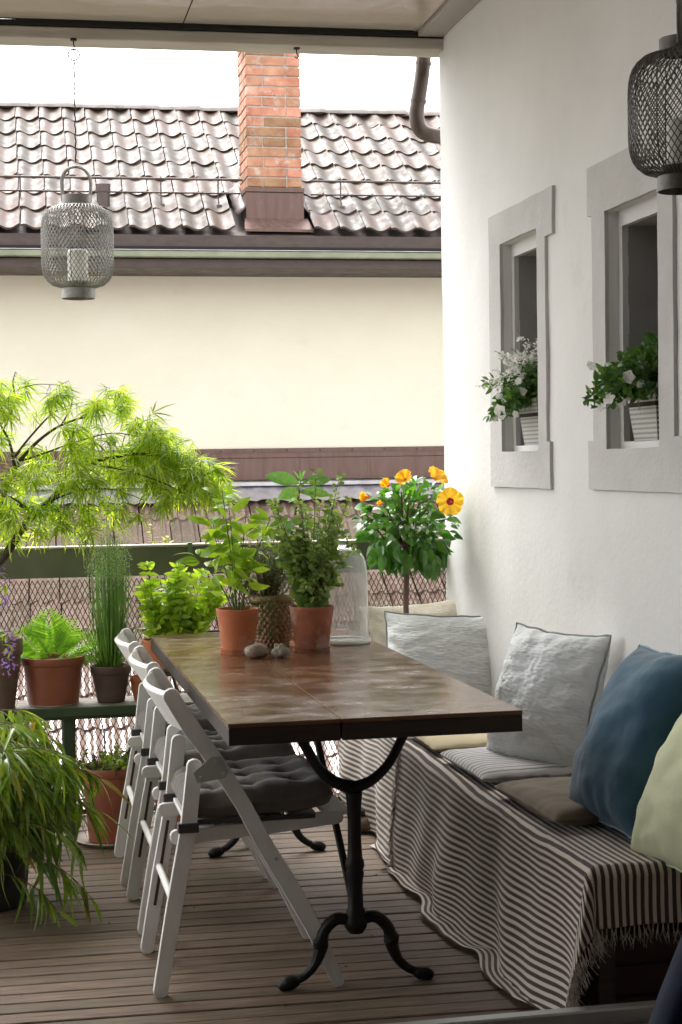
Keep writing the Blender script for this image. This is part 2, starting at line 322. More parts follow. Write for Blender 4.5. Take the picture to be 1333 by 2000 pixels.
W_ = {}
def link(name, me, parent=None, world=True, T=None, kind=None):
    o = bpy.data.objects.new(name, me); COL.objects.link(o)
    if T is not None: o.matrix_basis = T
    base = Matrix.Identity(4) if T is None else T
    if parent is not None:
        o.parent = parent
        if world:
            o.matrix_parent_inverse = W_[parent].inverted(); W_[o] = base.copy()
        else: W_[o] = W_[parent] @ base
    else: W_[o] = base.copy()
    if kind: o['kind'] = kind
    return o
def thing(name, label, cat, loc=(0, 0, 0), group=None, rz=0.):
    o = bpy.data.objects.new(name, None); o.empty_display_size = .1; COL.objects.link(o)
    o.location = loc; o.rotation_euler = (0, 0, rz); o['label'] = label; o['category'] = cat
    if group: o['group'] = group
    W_[o] = Matrix.Translation(loc) @ Matrix.Rotation(rz, 4, 'Z'); return o
def tag(o, label, cat, group=None):
    o['label'] = label; o['category'] = cat
    if group: o['group'] = group
    return o
def setting(o): o['kind'] = 'structure'; return o
def basis(p, d, up=Vector((0, 0, 1)), s=1., rl=0.):
    d = Vector(d).normalized(); up = Vector(up)
    x = d.cross(up)
    if x.length < 1e-4: x = d.cross(Vector((1, 0, .1)))
    x.normalize(); z = x.cross(d)
    R = Matrix((x, d, z)).transposed().to_4x4()
    if not hasattr(s, '__len__'): s = (s, s, s)
    return Matrix.Translation(p) @ R @ Matrix.Rotation(rl, 4, 'Y') @ Matrix.Diagonal((*s, 1))
def leafmb(L=1., Wd=.4, seg=4, fold=.15, curl=.3, peak=.4):
    m = MB(); vs = []; fs = []
    for i in range(seg+1):
        t = i/seg; wd = Wd/2*math.sin(math.pi*min(1, t**(math.log(.5)/math.log(peak))))**.9 if 0 < t < 1 else 0
        y = L*t; z = -curl*L*t*t
        if wd == 0: vs.append((0, y, z))
        else: vs += [(-wd, y, z+fold*wd), (0, y, z), (wd, y, z+fold*wd)]
    # indices
    rows = []; k = 0
    for i in range(seg+1):
        if i in (0, seg): rows.append([k]*3); k += 1
        else: rows.append([k, k+1, k+2]); k += 3
    for i in range(seg):
        a, b = rows[i], rows[i+1]
        for q in (0, 1):
            f = [a[q], a[q+1], b[q+1], b[q]]; g = []
            for x in f:
                if x not in g: g.append(x)
            if len(g) > 2: fs.append(tuple(g))
    m.v = vs; m.f = fs; return m
class Foliage:
    def __init__(s, protos): s.p = protos; s.items = []
    def put(s, M_, k=None): s.items.append((M_, random.randrange(len(s.p)) if k is None else k))
    def finish(s, parent, m, name='leaf', limit=300, stuff='foliage'):
        s.items.sort(key=lambda it: (it[0].translation-Vector((0, 0, 1.32))).length)
        mesh = [p.mesh(name, m) for p in s.p]
        for M_, k in s.items[:limit]: link(name, mesh[k], parent, True, M_)
        rest = s.items[limit:]
        if rest:
            b = MB()
            for M_, k in rest: b.add(s.p[k].v, s.p[k].f, M_)
            b.build(stuff, m, parent, kind='stuff')
def jit(a): return random.uniform(-a, a)
def nz3(x, y, z, s=1.): return noise.noise(Vector((x*s, y*s, z*s)))
def smoothpath(pts, n=6):
    P_ = [Vector(p) for p in pts]; out = []
    for i in range(len(P_)-1):
        a = P_[max(i-1, 0)]; b = P_[i]; c = P_[i+1]; d = P_[min(i+2, len(P_)-1)]
        for k in range(n):
            t = k/n; out.append(.5*((2*b)+(c-a)*t+(2*a-5*b+4*c-d)*t*t+(3*b-a-3*c+d)*t**3))
    out.append(P_[-1]); return out
def lerpr(r, n):
    out = []
    for i in range(n):
        t = i/(n-1)*(len(r)-1); k = min(int(t), len(r)-2); out.append(r[k]+(r[k+1]-r[k])*(t-k))
    return out
SK = .035
def fy(x, y): return y-SK*(x-1.2)          # deck, fence and houses opposite run a touch off square

# ================================================================== SETTING
XW = 1.69
def cellslab(b, ys, zs, inc, x0, x1, ji=0., jx=0.):
    P_ = {}
    def vid(i, j, back):
        k = (i, j, back)
        if k not in P_:
            y, z = ys[i], zs[j]
            a = nz3(y*9, z*9, 3.1)*ji; c = nz3(y*9, z*9, 9.7)*ji; e = nz3(y*7, z*7, 1.7)*jx
            P_[k] = len(b.v); b.v.append(((x1 if back else x0+e), y+a, z+c))
        return P_[k]
    I = [[inc((ys[i]+ys[i+1])/2, (zs[j]+zs[j+1])/2) for j in range(len(zs)-1)] for i in range(len(ys)-1)]
    def g(i, j): return 0 <= i < len(ys)-1 and 0 <= j < len(zs)-1 and I[i][j]
    for i in range(len(ys)-1):
        for j in range(len(zs)-1):
            if not I[i][j]: continue
            b.f.append((vid(i, j, 0), vid(i, j+1, 0), vid(i+1, j+1, 0), vid(i+1, j, 0)))
            b.f.append((vid(i, j, 1), vid(i+1, j, 1), vid(i+1, j+1, 1), vid(i, j+1, 1)))
            if not g(i-1, j): b.f.append((vid(i, j, 0), vid(i, j, 1), vid(i, j+1, 1), vid(i, j+1, 0)))
            if not g(i+1, j): b.f.append((vid(i+1, j, 0), vid(i+1, j+1, 0), vid(i+1, j+1, 1), vid(i+1, j, 1)))
            if not g(i, j-1): b.f.append((vid(i, j, 0), vid(i+1, j, 0), vid(i+1, j, 1), vid(i, j, 1)))
            if not g(i, j+1): b.f.append((vid(i, j+1, 0), vid(i, j+1, 1), vid(i+1, j+1, 1), vid(i+1, j+1, 0)))
def cuts(keys, step):
    keys = sorted(set(keys)); out = [keys[0]]
    for a, c in zip(keys, keys[1:]):
        n = max(1, int(round((c-a)/step)))
        out += [a+(c-a)*k/n for k in range(1, n+1)]
    return out
# window openings (outer): y0,y1,z0,z1 ; ears
WIN = [dict(o=(4.955, 5.345, 1.352, 2.064), n=4.874, f=5.474, en=4.803, ef=5.474, bn=4.845, bf=5.478, zt=2.172, zb=1.231, ze=2.026, zl=1.380),
       dict(o=(3.977, 4.356, 1.350, 2.024), n=3.881, f=4.458, en=3.81, ef=4.493, bn=3.82, bf=4.503, zt=2.168, zb=1.233, ze=2.027, zl=1.376)]
ys = cuts([3.2, 6.13]+[v for q in WIN for v in q['o'][:2]], .09); zs = cuts([-.3, 3.06]+[v for q in WIN for v in q['o'][2:]], .09)
house = thing('white_house', 'white rendered house wall with two small deep windows along the right side of the terrace', 'house', (XW+.2, 4.7, -.3))
b = MB(); cellslab(b, ys, zs, lambda y, z: not any(q['o'][0] < y < q['o'][1] and q['o'][2] < z < q['o'][3] for q in WIN), XW, XW+.03, .002, .004)
b.box(XW+.004, XW+.30, 6.045, 6.128, -.3, 3.058)
b.build('wall', MT['plaster'], house, angle=50)
for q in WIN:
    o = q['o']; win = None
    iy0, iy1, iz0, iz1 = o[0]+.03, o[1]-.028, o[2]+.02, o[3]-.045
    b = MB(); ys = cuts([q['en'], q['ef'], q['n'], q['f'], q['bn'], q['bf'], o[0], o[1]], .05); zs = cuts([q['zt'], q['zb'], q['ze'], q['zl'], o[2], o[3]], .05)
    def inc(y, z, q=q, o=o):
        if o[0] < y < o[1] and o[2] < z < o[3]: return False
        if z > q['ze']: return q['en'] < y < q['ef']
        if z < q['zl']: return q['bn'] < y < q['bf']
        return q['n'] < y < q['f']
    cellslab(b, ys, zs, inc, XW-.011, XW+.001, .0028, .0015)
    win = b.build('window_surround', MT['surround'], house, angle=60)
    b = MB(); ys = cuts([o[0]-.02, o[1]+.02, iy0, iy1], .06); zs = cuts([o[2]-.02, o[3]+.02, iz0, iz1], .06)
    cellslab(b, ys, zs, lambda y, z: not (iy0 < y < iy1 and iz0 < z < iz1), XW+.031, XW+.05, .0015, .001)
    b.build('window_lip', MT['lip'], win)
    b = MB(); x1 = XW+.40; xo = XW+.048
    b.box(xo, x1, iy1, iy1+.03, iz0-.03, iz1+.03); b.box(xo, x1, iy0-.03, iy0, iz0-.03, iz1+.03)
    b.box(xo, x1, iy0, iy1, iz1, iz1+.03); b.box(xo, x1, iy0, iy1, iz0-.03, iz0)
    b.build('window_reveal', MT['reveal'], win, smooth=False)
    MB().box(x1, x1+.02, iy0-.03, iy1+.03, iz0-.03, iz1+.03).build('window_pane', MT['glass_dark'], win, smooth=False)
# the room the terrace opens from, and the header over its sliding door
MB().box(-3.2, 2.2, -2.5, 3.16, -.02, .105).build('room_floor', MT['roomfloor']).__setitem__('kind', 'structure')
b = MB(); b.box(-3.2, -3.1, -2.5, 3.16, .107, 2.7); b.box(2.1, 2.2, -2.5, 3.16, .107, 2.7); b.box(-3.09, 2.09, -2.5, -2.4, .107, 2.7)
b.box(1.9, 2.09, 3.0, 3.16, .107, 2.7); b.box(-3.09, -2.3, 3.0, 3.16, .107, 2.7); b.box(-3.2, 2.2, -2.5, 3.16, 2.702, 2.8); b.box(-2.298, 1.898, 3.05, 3.16, 2.5, 2.70)
setting(b.build('room_walls', MT['roomwall'], smooth=False))
t = thing('sliding_door_track', 'grey metal sliding door threshold track in front of the decking', 'threshold', (0, 3.2, 0))
MB().box(-2.3, 1.68, 3.225, 3.26, .02, .150, .004).build('track_rail', MT['sill'], t)
MB().box(-2.3, 1.68, 3.165, 3.215, .02, .118, .004).build('track_rail', MT['sill'], t)

# deck boards
dk = thing('wooden_deck', 'wet grey brown hardwood decking of narrow parallel boards', 'decking', (0, 4.6, 0)); dk['kind'] = 'structure'
pitch_ = .0725; xl, xr = -2.4, XW-.004
me_b = []
for k in range(3):
    b = MB(); n = 24
    L_ = xr-xl
    b.box(0, L_, -.0334, .0318+.001*k, -.022, 0, .0025); me = b.mesh('deck_board', MT['deck']); me_b.append(me)
y = 3.30; k = 0
while y < 6.13+.035*0:
    dz = jit(.0012)
    T = Matrix.Translation((xl, fy(xl, y+jit(.0008)+(.003 if k % 3 == 0 else 0)), dz)) @ Matrix.Rotation(-math.atan(SK), 4, 'Z')
    link('deck_board', me_b[k % 3], dk, True, T); y += pitch_; k += 1
setting(MB().box(xl, xr, 3.27, 6.3, -.12, -.03).build('deck_base', MT['joist'], smooth=False))
setting(MB().box(-60, 60, -30, 90, -4.2, -4.0).build('ground', MT['ground'], smooth=False))
setting(MB().box(-3, 6, -2.6, 6.2, -4, -.13).build('lower_storey', MT['plaster'], smooth=False))

# porch ceiling
pc = thing('porch_ceiling', 'glossy cream metal panels forming the terrace ceiling', 'ceiling', (0, 4.6, 2.97)); pc['kind'] = 'structure'
for x0, x1 in ((-2.2, -1.22), (-1.215, -.275), (-.27, .686), (.691, 1.585)):
    b = MB(); vs = []; fs = []; nx, ny = 14, 24
    for i in range(nx+1):
        for j in range(ny+1):
            x = x0+(x1-x0)*i/nx; yy = 3.17+(6.07-3.17)*j/ny
            e = min(i, nx-i, 1.5)/1.5*min(j, ny-j, 1.5)/1.5
            vs.append((x, fy(x, yy), 2.975+e*(.004+.006*nz3(x*2, yy*2, .3))))
    for i in range(nx):
        for j in range(ny): a = i*(ny+1)+j; fs.append((a, a+1, a+ny+2, a+ny+1))
    b.add(vs, fs); b.build('ceiling_panel', MT['ceiling'], pc)
MB().box(-2.2, XW, 3.17, 6.22, 3.0, 3.06).build('roof_slab', MT['dark'], pc, smooth=False)
b = MB(); b.box(1.588, XW-.002, 3.17, 6.13, 2.955, 2.998, .003); b.build('ceiling_trim', MT['trim'], pc)
def skewbox(b, x0, x1, ya, yb, z0, z1, ch=.0):
    L_ = x1-x0; T = Matrix.Translation((x0, fy(x0, (ya+yb)/2), 0)) @ Matrix.Rotation(-math.atan(SK), 4, 'Z')
    return b.box(0, L_, -(yb-ya)/2, (yb-ya)/2, z0, z1, ch, T)
tb = thing('terrace_beam', 'weathered pale concrete beam along the open edge of the terrace ceiling', 'beam', (0, 6.15, 2.9)); tb['kind'] = 'structure'
skewbox(MB(), -2.7, 1.86, 6.085, 6.21, 2.908, 2.952, .004).build('beam_face', MT['beam'], tb)
skewbox(MB(), -2.7, 1.86, 6.075, 6.20, 2.954, 2.972, .002).build('beam_gap', MT['dark'], tb)

# downpipe at the corner
b = MB(); pp = smoothpath([(1.668, 6.27, 3.02), (1.664, 6.27, 2.93), (1.655, 6.27, 2.85), (1.640, 6.27, 2.76), (1.632, 6.27, 2.70), (1.645, 6.27, 2.645), (1.69, 6.27, 2.622), (1.78, 6.27, 2.615), (1.9, 6.27, 2.61)], 5)
b.tube(pp, .030, 16)
dp = b.build('downpipe', MT['pipe']); tag(dp, 'brown patinated downpipe with an elbow beside the corner of the white wall', 'downpipe')
for p, d in (((1.6625, 6.27, 2.905), (-.1, 0, -1)), ((1.640, 6.27, 2.755), (-.13, 0, -1)), ((1.735, 6.27, 2.617), (1, 0, -.05))):
    c = Vector(p); dd = Vector(d).normalized()*.006
    MB().tube([c-dd, c+dd], .0325, 16).build('pipe_joint', MT['pipe'], dp)

# ================================================================== FENCE
fn = thing('mesh_fence', 'dark expanded metal mesh balustrade under an olive green rail at the terrace edge', 'fence', (0, 6.15, 0))
skewbox(MB(), -2.6, 1.92, 6.13, 6.155, .905, 1.012, .002).build('rail_board', MT['rail'], fn)
skewbox(MB(), -2.6, 1.92, 6.125, 6.20, 1.014, 1.022, .002).build('rail_cap', MT['railtop'], fn)
b = MB(); dw, dh = .0195, .040
x0m, x1m, z0m, z1m = -.55, 1.80, .015, .905
nx = int((x1m-x0m)/(dw/2)); nzr = int((z1m-z0m)/(dh/2))
th, dp_ = .0019, .004
for j in range(0, nzr):
    for i in range(nx):
        # strand across cell (i,j), zigzag
        up = (i+j) % 2 == 0
        xa = x0m+i*dw/2; xb = xa+dw/2; za = z0m+j*dh/2+(0 if up else dh/2); zb = z0m+j*dh/2+(dh/2 if up else 0)
        ya, yb = fy(xa, 6.140), fy(xb, 6.140)
        o = len(b.v); nxv = (zb-za); nzv = -(xb-xa); l = math.hypot(nxv, nzv); nxv = nxv/l*th/1.3; nzv = nzv/l*th/1.3
        b.v += [(xa-nxv, ya, za-nzv), (xa+nxv, ya, za+nzv), (xa, ya+dp_, za), (xb-nxv, yb, zb-nzv), (xb+nxv, yb, zb+nzv), (xb, yb+dp_, zb)]
        b.f += [(o, o+1, o+4, o+3), (o+1, o+2, o+5, o+4), (o+2, o, o+3, o+5)]
b.build('wire_mesh', MT['mesh'], fn, smooth=False, kind='stuff')
skewbox(MB(), -2.6, 1.9, 6.136, 6.150, .004, .022, .001).build('bottom_bar', MT['mesh'], fn)
skewbox(MB(), -2.6, 1.9, 6.148, 6.156, .055, .062, 0).build('lower_bar', MT['mesh'], fn)
for x in (-1.7, -.56, 1.79): MB().box(x-.012, x+.012, fy(x, 6.158), fy(x, 6.18), -.1, .90, .002).build('post', MT['mesh'], fn)
cl = MB(); x = .686; yy = fy(x, 6.125)
cl.box(x-.009, x+.009, yy-.004, yy-.0005, .945, 1.026, .001); cl.box(x-.009, x+.009, yy-.004, yy+.03, 1.0235, 1.027, .0005)
tag(cl.build('rail_clip', mat('green clip', (.12, .2, .1), rough=.4)), 'small green metal clip hooked over the fence rail', 'clip')

# ================================================================== HOUSE OPPOSITE
ho = thing('cream_house', 'cream rendered house with brown tiled roof and gutter across the gap', 'house', (1.7, 12.6, -4))
def YB(x, y): return fy(x, y)+SK*.5
XL, XR = -3.2, 6.5
b = MB(); skewbox(b, XL, XR, 12.6, 13.0, -4, 2.96); b.build('wall', MT['yellow'], ho, smooth=False)
# lower flashing bands
def band(y0, y1, z0, z1, m, name, ch=.002): return skewbox(MB(), XL, XR, y0, y1, z0, z1, ch).build(name, m, ho)
band(12.575, 12.598, 1.408, 1.447, MT['copper'], 'flashing_strip')
band(12.555, 12.574, 1.372, 1.410, MT['copper'], 'flashing_strip')
band(12.55, 12.597, 1.20, 1.370, MT['copper'], 'flashing_sheet')
band(12.44, 12.549, 1.155, 1.185, MT['zinc'], 'flashing_strip')
b = MB()
for k in range(26):
    x = -1.2+k*.26; yy = fy(x, 12.574); b.add(*(lambda m: (m.v, m.f))(MB().lathe([(.0, .004), (.007, .003), (.009, -.001)], 8)), Matrix.Translation((x, yy, 1.430)) @ Matrix.Rotation(rad(90), 4, 'X'))
b.build('screw_heads', MT['copper2'], ho, kind='stuff')
# eave / gutter
band(12.05, 12.16, 2.945, 3.035, MT['copper2'], 'fascia')
band(12.025, 12.10, 2.918, 2.946, MT['dark'], 'gutter_painted_shadow', .001)  # solid near-black bar stands in for the shadow between gutter and fascia
b = MB(); prof = [(-.06+.12*k/12, -.055*math.sin(math.pi*k/12)) for k in range(13)]
band(12.00, 12.05, 2.862, 2.914, MT['gutter'], 'gutter', .008)
band(11.995, 12.052, 2.914, 2.919, MT['zinc'], 'gutter_edge', .001)
band(12.06, 12.62, 2.79, 2.858, MT['copper2'], 'soffit_board')
b = MB(); skewbox(b, XL, XR, 12.1, 12.105, 3.035, 3.041, 0)
b.build('gutter_wire', MT['zinc'], ho, smooth=False)
# tiles
def tileproto(wt, lt, style):
    m = MB(); nx = 12; vs = []; fs = []
    def h(u):
        if style == 0: return .036*(.5+.5*math.cos(2*math.pi*(u-.10)))**1.2 + .012*u
        a = .5-.5*math.cos(2*math.pi*((u*2) % 1.)); return .032*max(0, a-.3)+.002
    for row, (yv, dz) in enumerate(((0, -.016), (0, 0), (lt*.5, -.006), (lt*1.06, -.012))):
        for i in range(nx+1):
            u = i/nx; vs.append((u*wt, yv, h(u)+dz+.014+(0.004*math.sin(u*9) if False else 0)))
    for r in range(3):
        for i in range(nx): a = r*(nx+1)+i; fs.append((a, a+1, a+nx+2, a+nx+1))
    m.add(vs, fs); return m
def roof(parent, m, style, x0, x1, wt, e, nrow, org_y, org_z, ang, down, limit=290, skip=None, xc=(-.9, 3.2)):
    pr = tileproto(wt*.955, e, style); me = pr.mesh('tile', m, angle=70); rest = MB(); cnt = []
    for r in range(nrow):
        for i in range(int((x0-x1)/wt), 0) if False else range(int((x1-x0)/wt)):
            x = x0+i*wt+(r % 2)*.0
            if skip and skip(x+wt/2, r): continue
            d = r*e
            if down: yy = org_y-d*math.cos(ang); z = org_z-d*math.sin(ang); yy0 = yy-e*math.cos(ang); z0 = z-e*math.sin(ang)
            else: yy0 = org_y+d*math.cos(ang); z0 = org_z+d*math.sin(ang)
            T = Matrix.Translation((x+jit(.002), fy(x, yy0)+jit(.004), z0+jit(.003))) @ Matrix.Rotation(-math.atan(SK), 4, 'Z') @ Matrix.Rotation(ang+rad(jit(.7)), 4, 'X') @ Matrix.Rotation(rad(jit(.5)), 4, 'Y')
            cnt.append((abs(x-1.1), T))
    cnt.sort(key=lambda q: q[0])
    for _, T in cnt[:limit]: link('tile', me, parent, True, T)
    if cnt[limit:]:
        for _, T in cnt[limit:]: rest.add(pr.v, pr.f, T)
        rest.build('outer_tiles', m, parent, kind='stuff', angle=70)
ANG = rad(30.5); E_ = .34
rf = MB(); L_ = 8.05*E_
def slab(b, x0, x1, y0, z0, y1, z1, th=.04):
    vs = []
    for x in (x0, x1):
        for (yy, zz) in ((y0, z0), (y1, z1), (y1, z1-th), (y0, z0-th)): vs.append((x, fy(x, yy), zz))
    return b.add(vs, [(0, 1, 2, 3), (4, 7, 6, 5), (0, 4, 5, 1), (3, 2, 6, 7), (0, 3, 7, 4), (1, 5, 6, 2)])
Yr, Zr = 12.06+L_*math.cos(ANG), 3.055+L_*math.sin(ANG)
slab(rf, XL, XR, 12.07, 3.018, Yr, Zr-.037); slab(rf, XL, XR, Yr+2.3, Zr-1.37, Yr+.001, Zr-.011)
roof_o = rf.build('roof', MT['copper2'], ho, smooth=False)
CHX0, CHX1, CHY0, CHY1 = 1.848, 2.268, 12.22, 12.64
roof(roof_o, MT['tile'], 0, -3.0, 6.4, .197, E_, 8, 12.055, 3.06, ANG, False,
     skip=lambda x, r: (1.80 < x < 2.32 and r in (0, 1)))
me_r = None
for k in range(26):       # ridge tiles
    b = MB(); n = 8; l = .40
    if me_r is None:
        vs = []; fs = []
        for xx, rr_ in ((0, .092), (.03, .098), (l*.5, .086), (l, .080)):
            for j in range(n+1):
                a = math.pi*j/n; vs.append((xx, -math.cos(a)*rr_*1.15, math.sin(a)*rr_*.75))
        for i in range(3):
            for j in range(n): q = i*(n+1)+j; fs.append((q, q+1, q+n+2, q+n+1))
        b.add(vs, fs); me_r = b.mesh('ridge_tile', MT['ridge'])
    x = -3.1+k*.372
    link('ridge_tile', me_r, roof_o, True, Matrix.Translation((x, fy(x, Yr+.01), Zr+.012+jit(.006))) @ Matrix.Rotation(math.pi-math.atan(SK), 4, 'Z') @ Matrix.Translation((-.4, 0, 0)) @ Matrix.Rotation(rad(jit(.8)), 4, 'Y'))
# snow guard rails
sg = None
for dz, rr_ in ((0, .010), (-.105, .007)):
    o = MB(); 
    for xa, xb in ((-3, 1.86), (2.38, 6.3)):
        o.tube([(xa, fy(xa, 12.50), 3.525+dz), (xb, fy(xb, 12.50), 3.525+dz)], rr_, 8)
    o.build('snow_guard_rail', MT['pipe'], roof_o)
for x in (-1.5, -.6, .16, 1.22, 1.66, 2.62, 3.5, 4.4):
    b = MB(); yy = fy(x, 12.50); b.tube([(x, yy+.004, 3.54), (x, yy+.008, 3.38), (x, yy-.03, 3.325)], .006, 6); b.box(x-.02, x+.02, yy-.06, yy-.02, 3.30, 3.325, .002)
    b.build('snow_guard_bracket', MT['pipe'], roof_o)
# vent pipe
b = MB(); xv = .775; T = Matrix.Translation((xv, fy(xv, 12.42), 0)); b.lathe([(.050, 3.10), (.050, 3.40), (.056, 3.40), (.056, 3.462), (.05, 3.465), (.0, 3.466)], 20, T)
vp = b.build('vent_pipe', MT['pipe'], roof_o)
b = MB(); ZF = 3.13
vs = [(xv-.09, fy(xv, 12.25), 3.175), (xv+.09, fy(xv, 12.25), 3.175), (xv+.09, fy(xv, 12.62), 3.395), (xv-.09, fy(xv, 12.62), 3.395)]
b.add(vs+[(x, y, z-.01) for x, y, z in vs], [(0, 1, 2, 3), (7, 6, 5, 4), (0, 4, 5, 1), (1, 5, 6, 2), (2, 6, 7, 3), (3, 7, 4, 0)]); b.build('vent_flashing', MT['copper'], roof_o)
# chimney
ch = MB().box(CHX0+.008, CHX1-.008, CHY0+.008, CHY1-.008, 3.0, 4.82).build('chimney', MT['mortar'], ho, smooth=False)
cz = 3.432; row = 0
def brick(x0, x1, y0, y1, z0, z1):
    MB().box(x0+jit(.0015), x1+jit(.0015), y0, y1, z0+jit(.001), z1+jit(.001), .004).build('brick', MT['brick'], ch, angle=25)
hb = .065; jp = .0765
while cz < 4.75:
    d1, d2 = jit(.0025), jit(.0025)
    if row % 2 == 0: xs_ = [(CHX0, CHX0+.125), (CHX0+.135, CHX1)] if row % 4 else [(CHX0, CHX0+.118), (CHX0+.128, CHX0+.30), (CHX0+.31, CHX1)]
    else: xs_ = [(CHX0, CHX0+.30), (CHX0+.31, CHX1)]
    for a, c in xs_: brick(a, c, CHY0+d1, CHY0+.1, cz, cz+hb)
    for a, c in (((CHY0+.11, CHY0+.22), (CHY0+.23, CHY1)) if row % 2 else ((CHY0+.11, CHY0+.32), (CHY0+.33, CHY1))):
        brick(CHX0+d2, CHX0+.1, a, c, cz, cz+hb); brick(CHX1-.1, CHX1+d2, a, c, cz, cz+hb)
    cz += jp; row += 1
MB().box(CHX0-.05, CHX1+.05, CHY0-.05, CHY1+.05, 4.825, 4.90, .005).build('chimney_cap', MT['mortar'], ch)
b = MB(); ex = .012
vs = []; 
b.box(CHX0-ex, CHX1+ex, CHY0-ex, CHY1+ex, 3.10, 3.388, .003); b.build('chimney_collar', MT['copper'], ch)
MB().box(CHX0-ex-.006, CHX1+ex+.006, CHY0-ex-.006, CHY1+ex, 3.390, 3.426, .003).build('chimney_collar', MT['copper'], ch)
b = MB()
def zr(y): return 3.06+(y-12.055)*math.tan(ANG)+.034
xa, xb = CHX0-.045, CHX1+.06; y0 = 12.085
vs = [(xa, y0, zr(y0)-.018), (xb, y0, zr(y0)-.018), (xb-.02, CHY0-.005, zr(CHY0)+.004), (xa+.02, CHY0-.005, zr(CHY0)+.004)]
b.add(vs+[(x, y, z-.02) for x, y, z in vs], [(0, 1, 2, 3), (7, 6, 5, 4), (0, 4, 5, 1), (1, 5, 6, 2), (2, 6, 7, 3), (3, 7, 4, 0)])
b.build('chimney_flashing', MT['copper'], ch, smooth=False)
for sx in (-1, 1):
    b = MB(); xi = CHX0-ex if sx < 0 else CHX1+ex; n = 7; vs = []
    for k in range(n+1):
        y = CHY0+(.44)*k/n; vs += [(xi, y, zr(y)+.085), (xi+sx*.03, y, zr(y)+.055), (xi+sx*(.075+.008*(k % 2)), y, zr(y)+.018)]
    fs = []
    for k in range(n):
        for q in (0, 1): a = k*3+q; fs.append((a, a+3, a+4, a+1))
    b.add(vs, fs); o = b.build('chimney_side_flashing', MT['copper2'], ch, angle=60); m_ = o.modifiers.new('t', 'SOLIDIFY'); m_.thickness = .004
# lower roof
low = thing('lower_roof', 'light brown tiled roof sloping down below the cream wall behind the fence', 'roof', (1.2, 10.5, -.5))
A2 = rad(31); rb = MB(); n_ = 13
slab(rb, -3.2, 6.4, 12.6-n_*E_*math.cos(A2), 1.155-n_*E_*math.sin(A2)-.02, 12.59, 1.150-.02, .05); rb.build('roof_deck', MT['copper2'], low, smooth=False)
roof(low, MT['tile2'], 1, -3.0, 6.3, .21, E_, n_, 12.44, 1.078, A2, True, limit=295)
b = MB(); vs = []; fs = []; n = 240
for i in range(n+1):
    x = -2.6+8.6*i/n; z_ = .010*math.sin(i*1.7)+.006*math.sin(i*.61)
    vs += [(x, fy(x, 12.50), 1.160), (x, fy(x, 12.38), 1.105+z_), (x+.01, fy(x, 12.27), 1.045+z_*.8)]
for i in range(n):
    for j in (0, 1): a = i*3+j; fs.append((a, a+3, a+4, a+1))
b.add(vs, fs); b.build('lead_apron', MT['zinc'], low)

# ================================================================== TABLE
tx0, tx1, ty0, ty1, tz = .470, 1.149, 3.522, 5.455, .75
tbl = thing('dining_table', 'long dark wooden bistro table with a wet stained top on black cast iron pedestals', 'table', ((tx0+tx1)/2, (ty0+ty1)/2, 0))
seam = .725
for a, c in ((tx0, seam-.0012), (seam+.0012, tx1)):
    MB().box(a, c, ty0, ty1, tz-.010, tz, .0015).build('table_top', MT['table'], tbl)
    MB().box(a+.0015, c-.0005, ty0+.0015, ty1-.0015, tz-.049, tz-.0105, .001).build('top_edge', MT['tedge'], tbl)
MB().box(tx0+.12, tx1-.12, 3.9, 5.45, tz-.075, tz-.0495).build('under_rail', MT['tedge'], tbl, smooth=False)
def pedestal(yc):
    xc = .846; b = MB(); z0 = .70
    for s in (-1, 1):
        pts = smoothpath([(xc+s*.165, yc, z0), (xc+s*.150, yc, .668), (xc+s*.118, yc, .605), (xc+s*.088, yc, .555), (xc+s*.045, yc, .518), (xc, yc, .502)], 5)
        b.tube(pts, lerpr([.019, .0155, .0145, .0145, .016, .020], len(pts)), 10, flat=.8)
    b.lathe([(.022, .49), (.0185, .46), (.0170, .42), (.0175, .36), (.0195, .325), (.0235, .317), (.0245, .305), (.021, .295), (.0235, .285), (.021, .276), (.0185, .25), (.020, .20), (.0245, .192), (.025, .18), (.030, .165), (.029, .15), (.019, .135), (.0, .13)], 20, Matrix.Translation((xc, yc, 0)))
    o = b.build('pedestal_column', MT['iron'], tbl)
    for s in (-1, 1):
        b = MB()
        pts = smoothpath([(xc+s*.012, yc, .165), (xc+s*.05, yc, .172), (xc+s*.083, yc, .142), (xc+s*.092, yc, .10), (xc+s*.108, yc, .060), (xc+s*.134, yc, .034), (xc+s*.160, yc, .022)], 6)
        b.tube(pts, lerpr([.014, .016, .0155, .0175, .0125, .0112, .0105], len(pts)), 10)
        b.tube(smoothpath([(xc+s*.148, yc, .020), (xc+s*.160, yc, .020), (xc+s*.178, yc, .017), (xc+s*.194, yc, .011), (xc+s*.200, yc, .008)], 4), lerpr([.009, .0165, .0175, .013, .006], 17), 10, flat=1.)
        b.tube([(xc+s*.085, yc, .128), (xc+s*.092, yc, .112), (xc+s*.098, yc, .098)], [.015, .0225, .014], 10)
        b.build('pedestal_leg', MT['iron'], tbl)
    MB().box(xc-.175, xc+.175, yc-.02, yc+.02, .690, .7008, .003).build('pedestal_plate', MT['iron'], tbl)
pedestal(3.965); pedestal(5.385)
for ya, yb in ((3.98, 4.62), (5.37, 4.72)):
    b = MB(); b.tube([(.846, ya, .19), (.846, yb, .673)], [.012, .012], 4, flat=.6); b.build('tie_rod', MT['iron'], tbl)

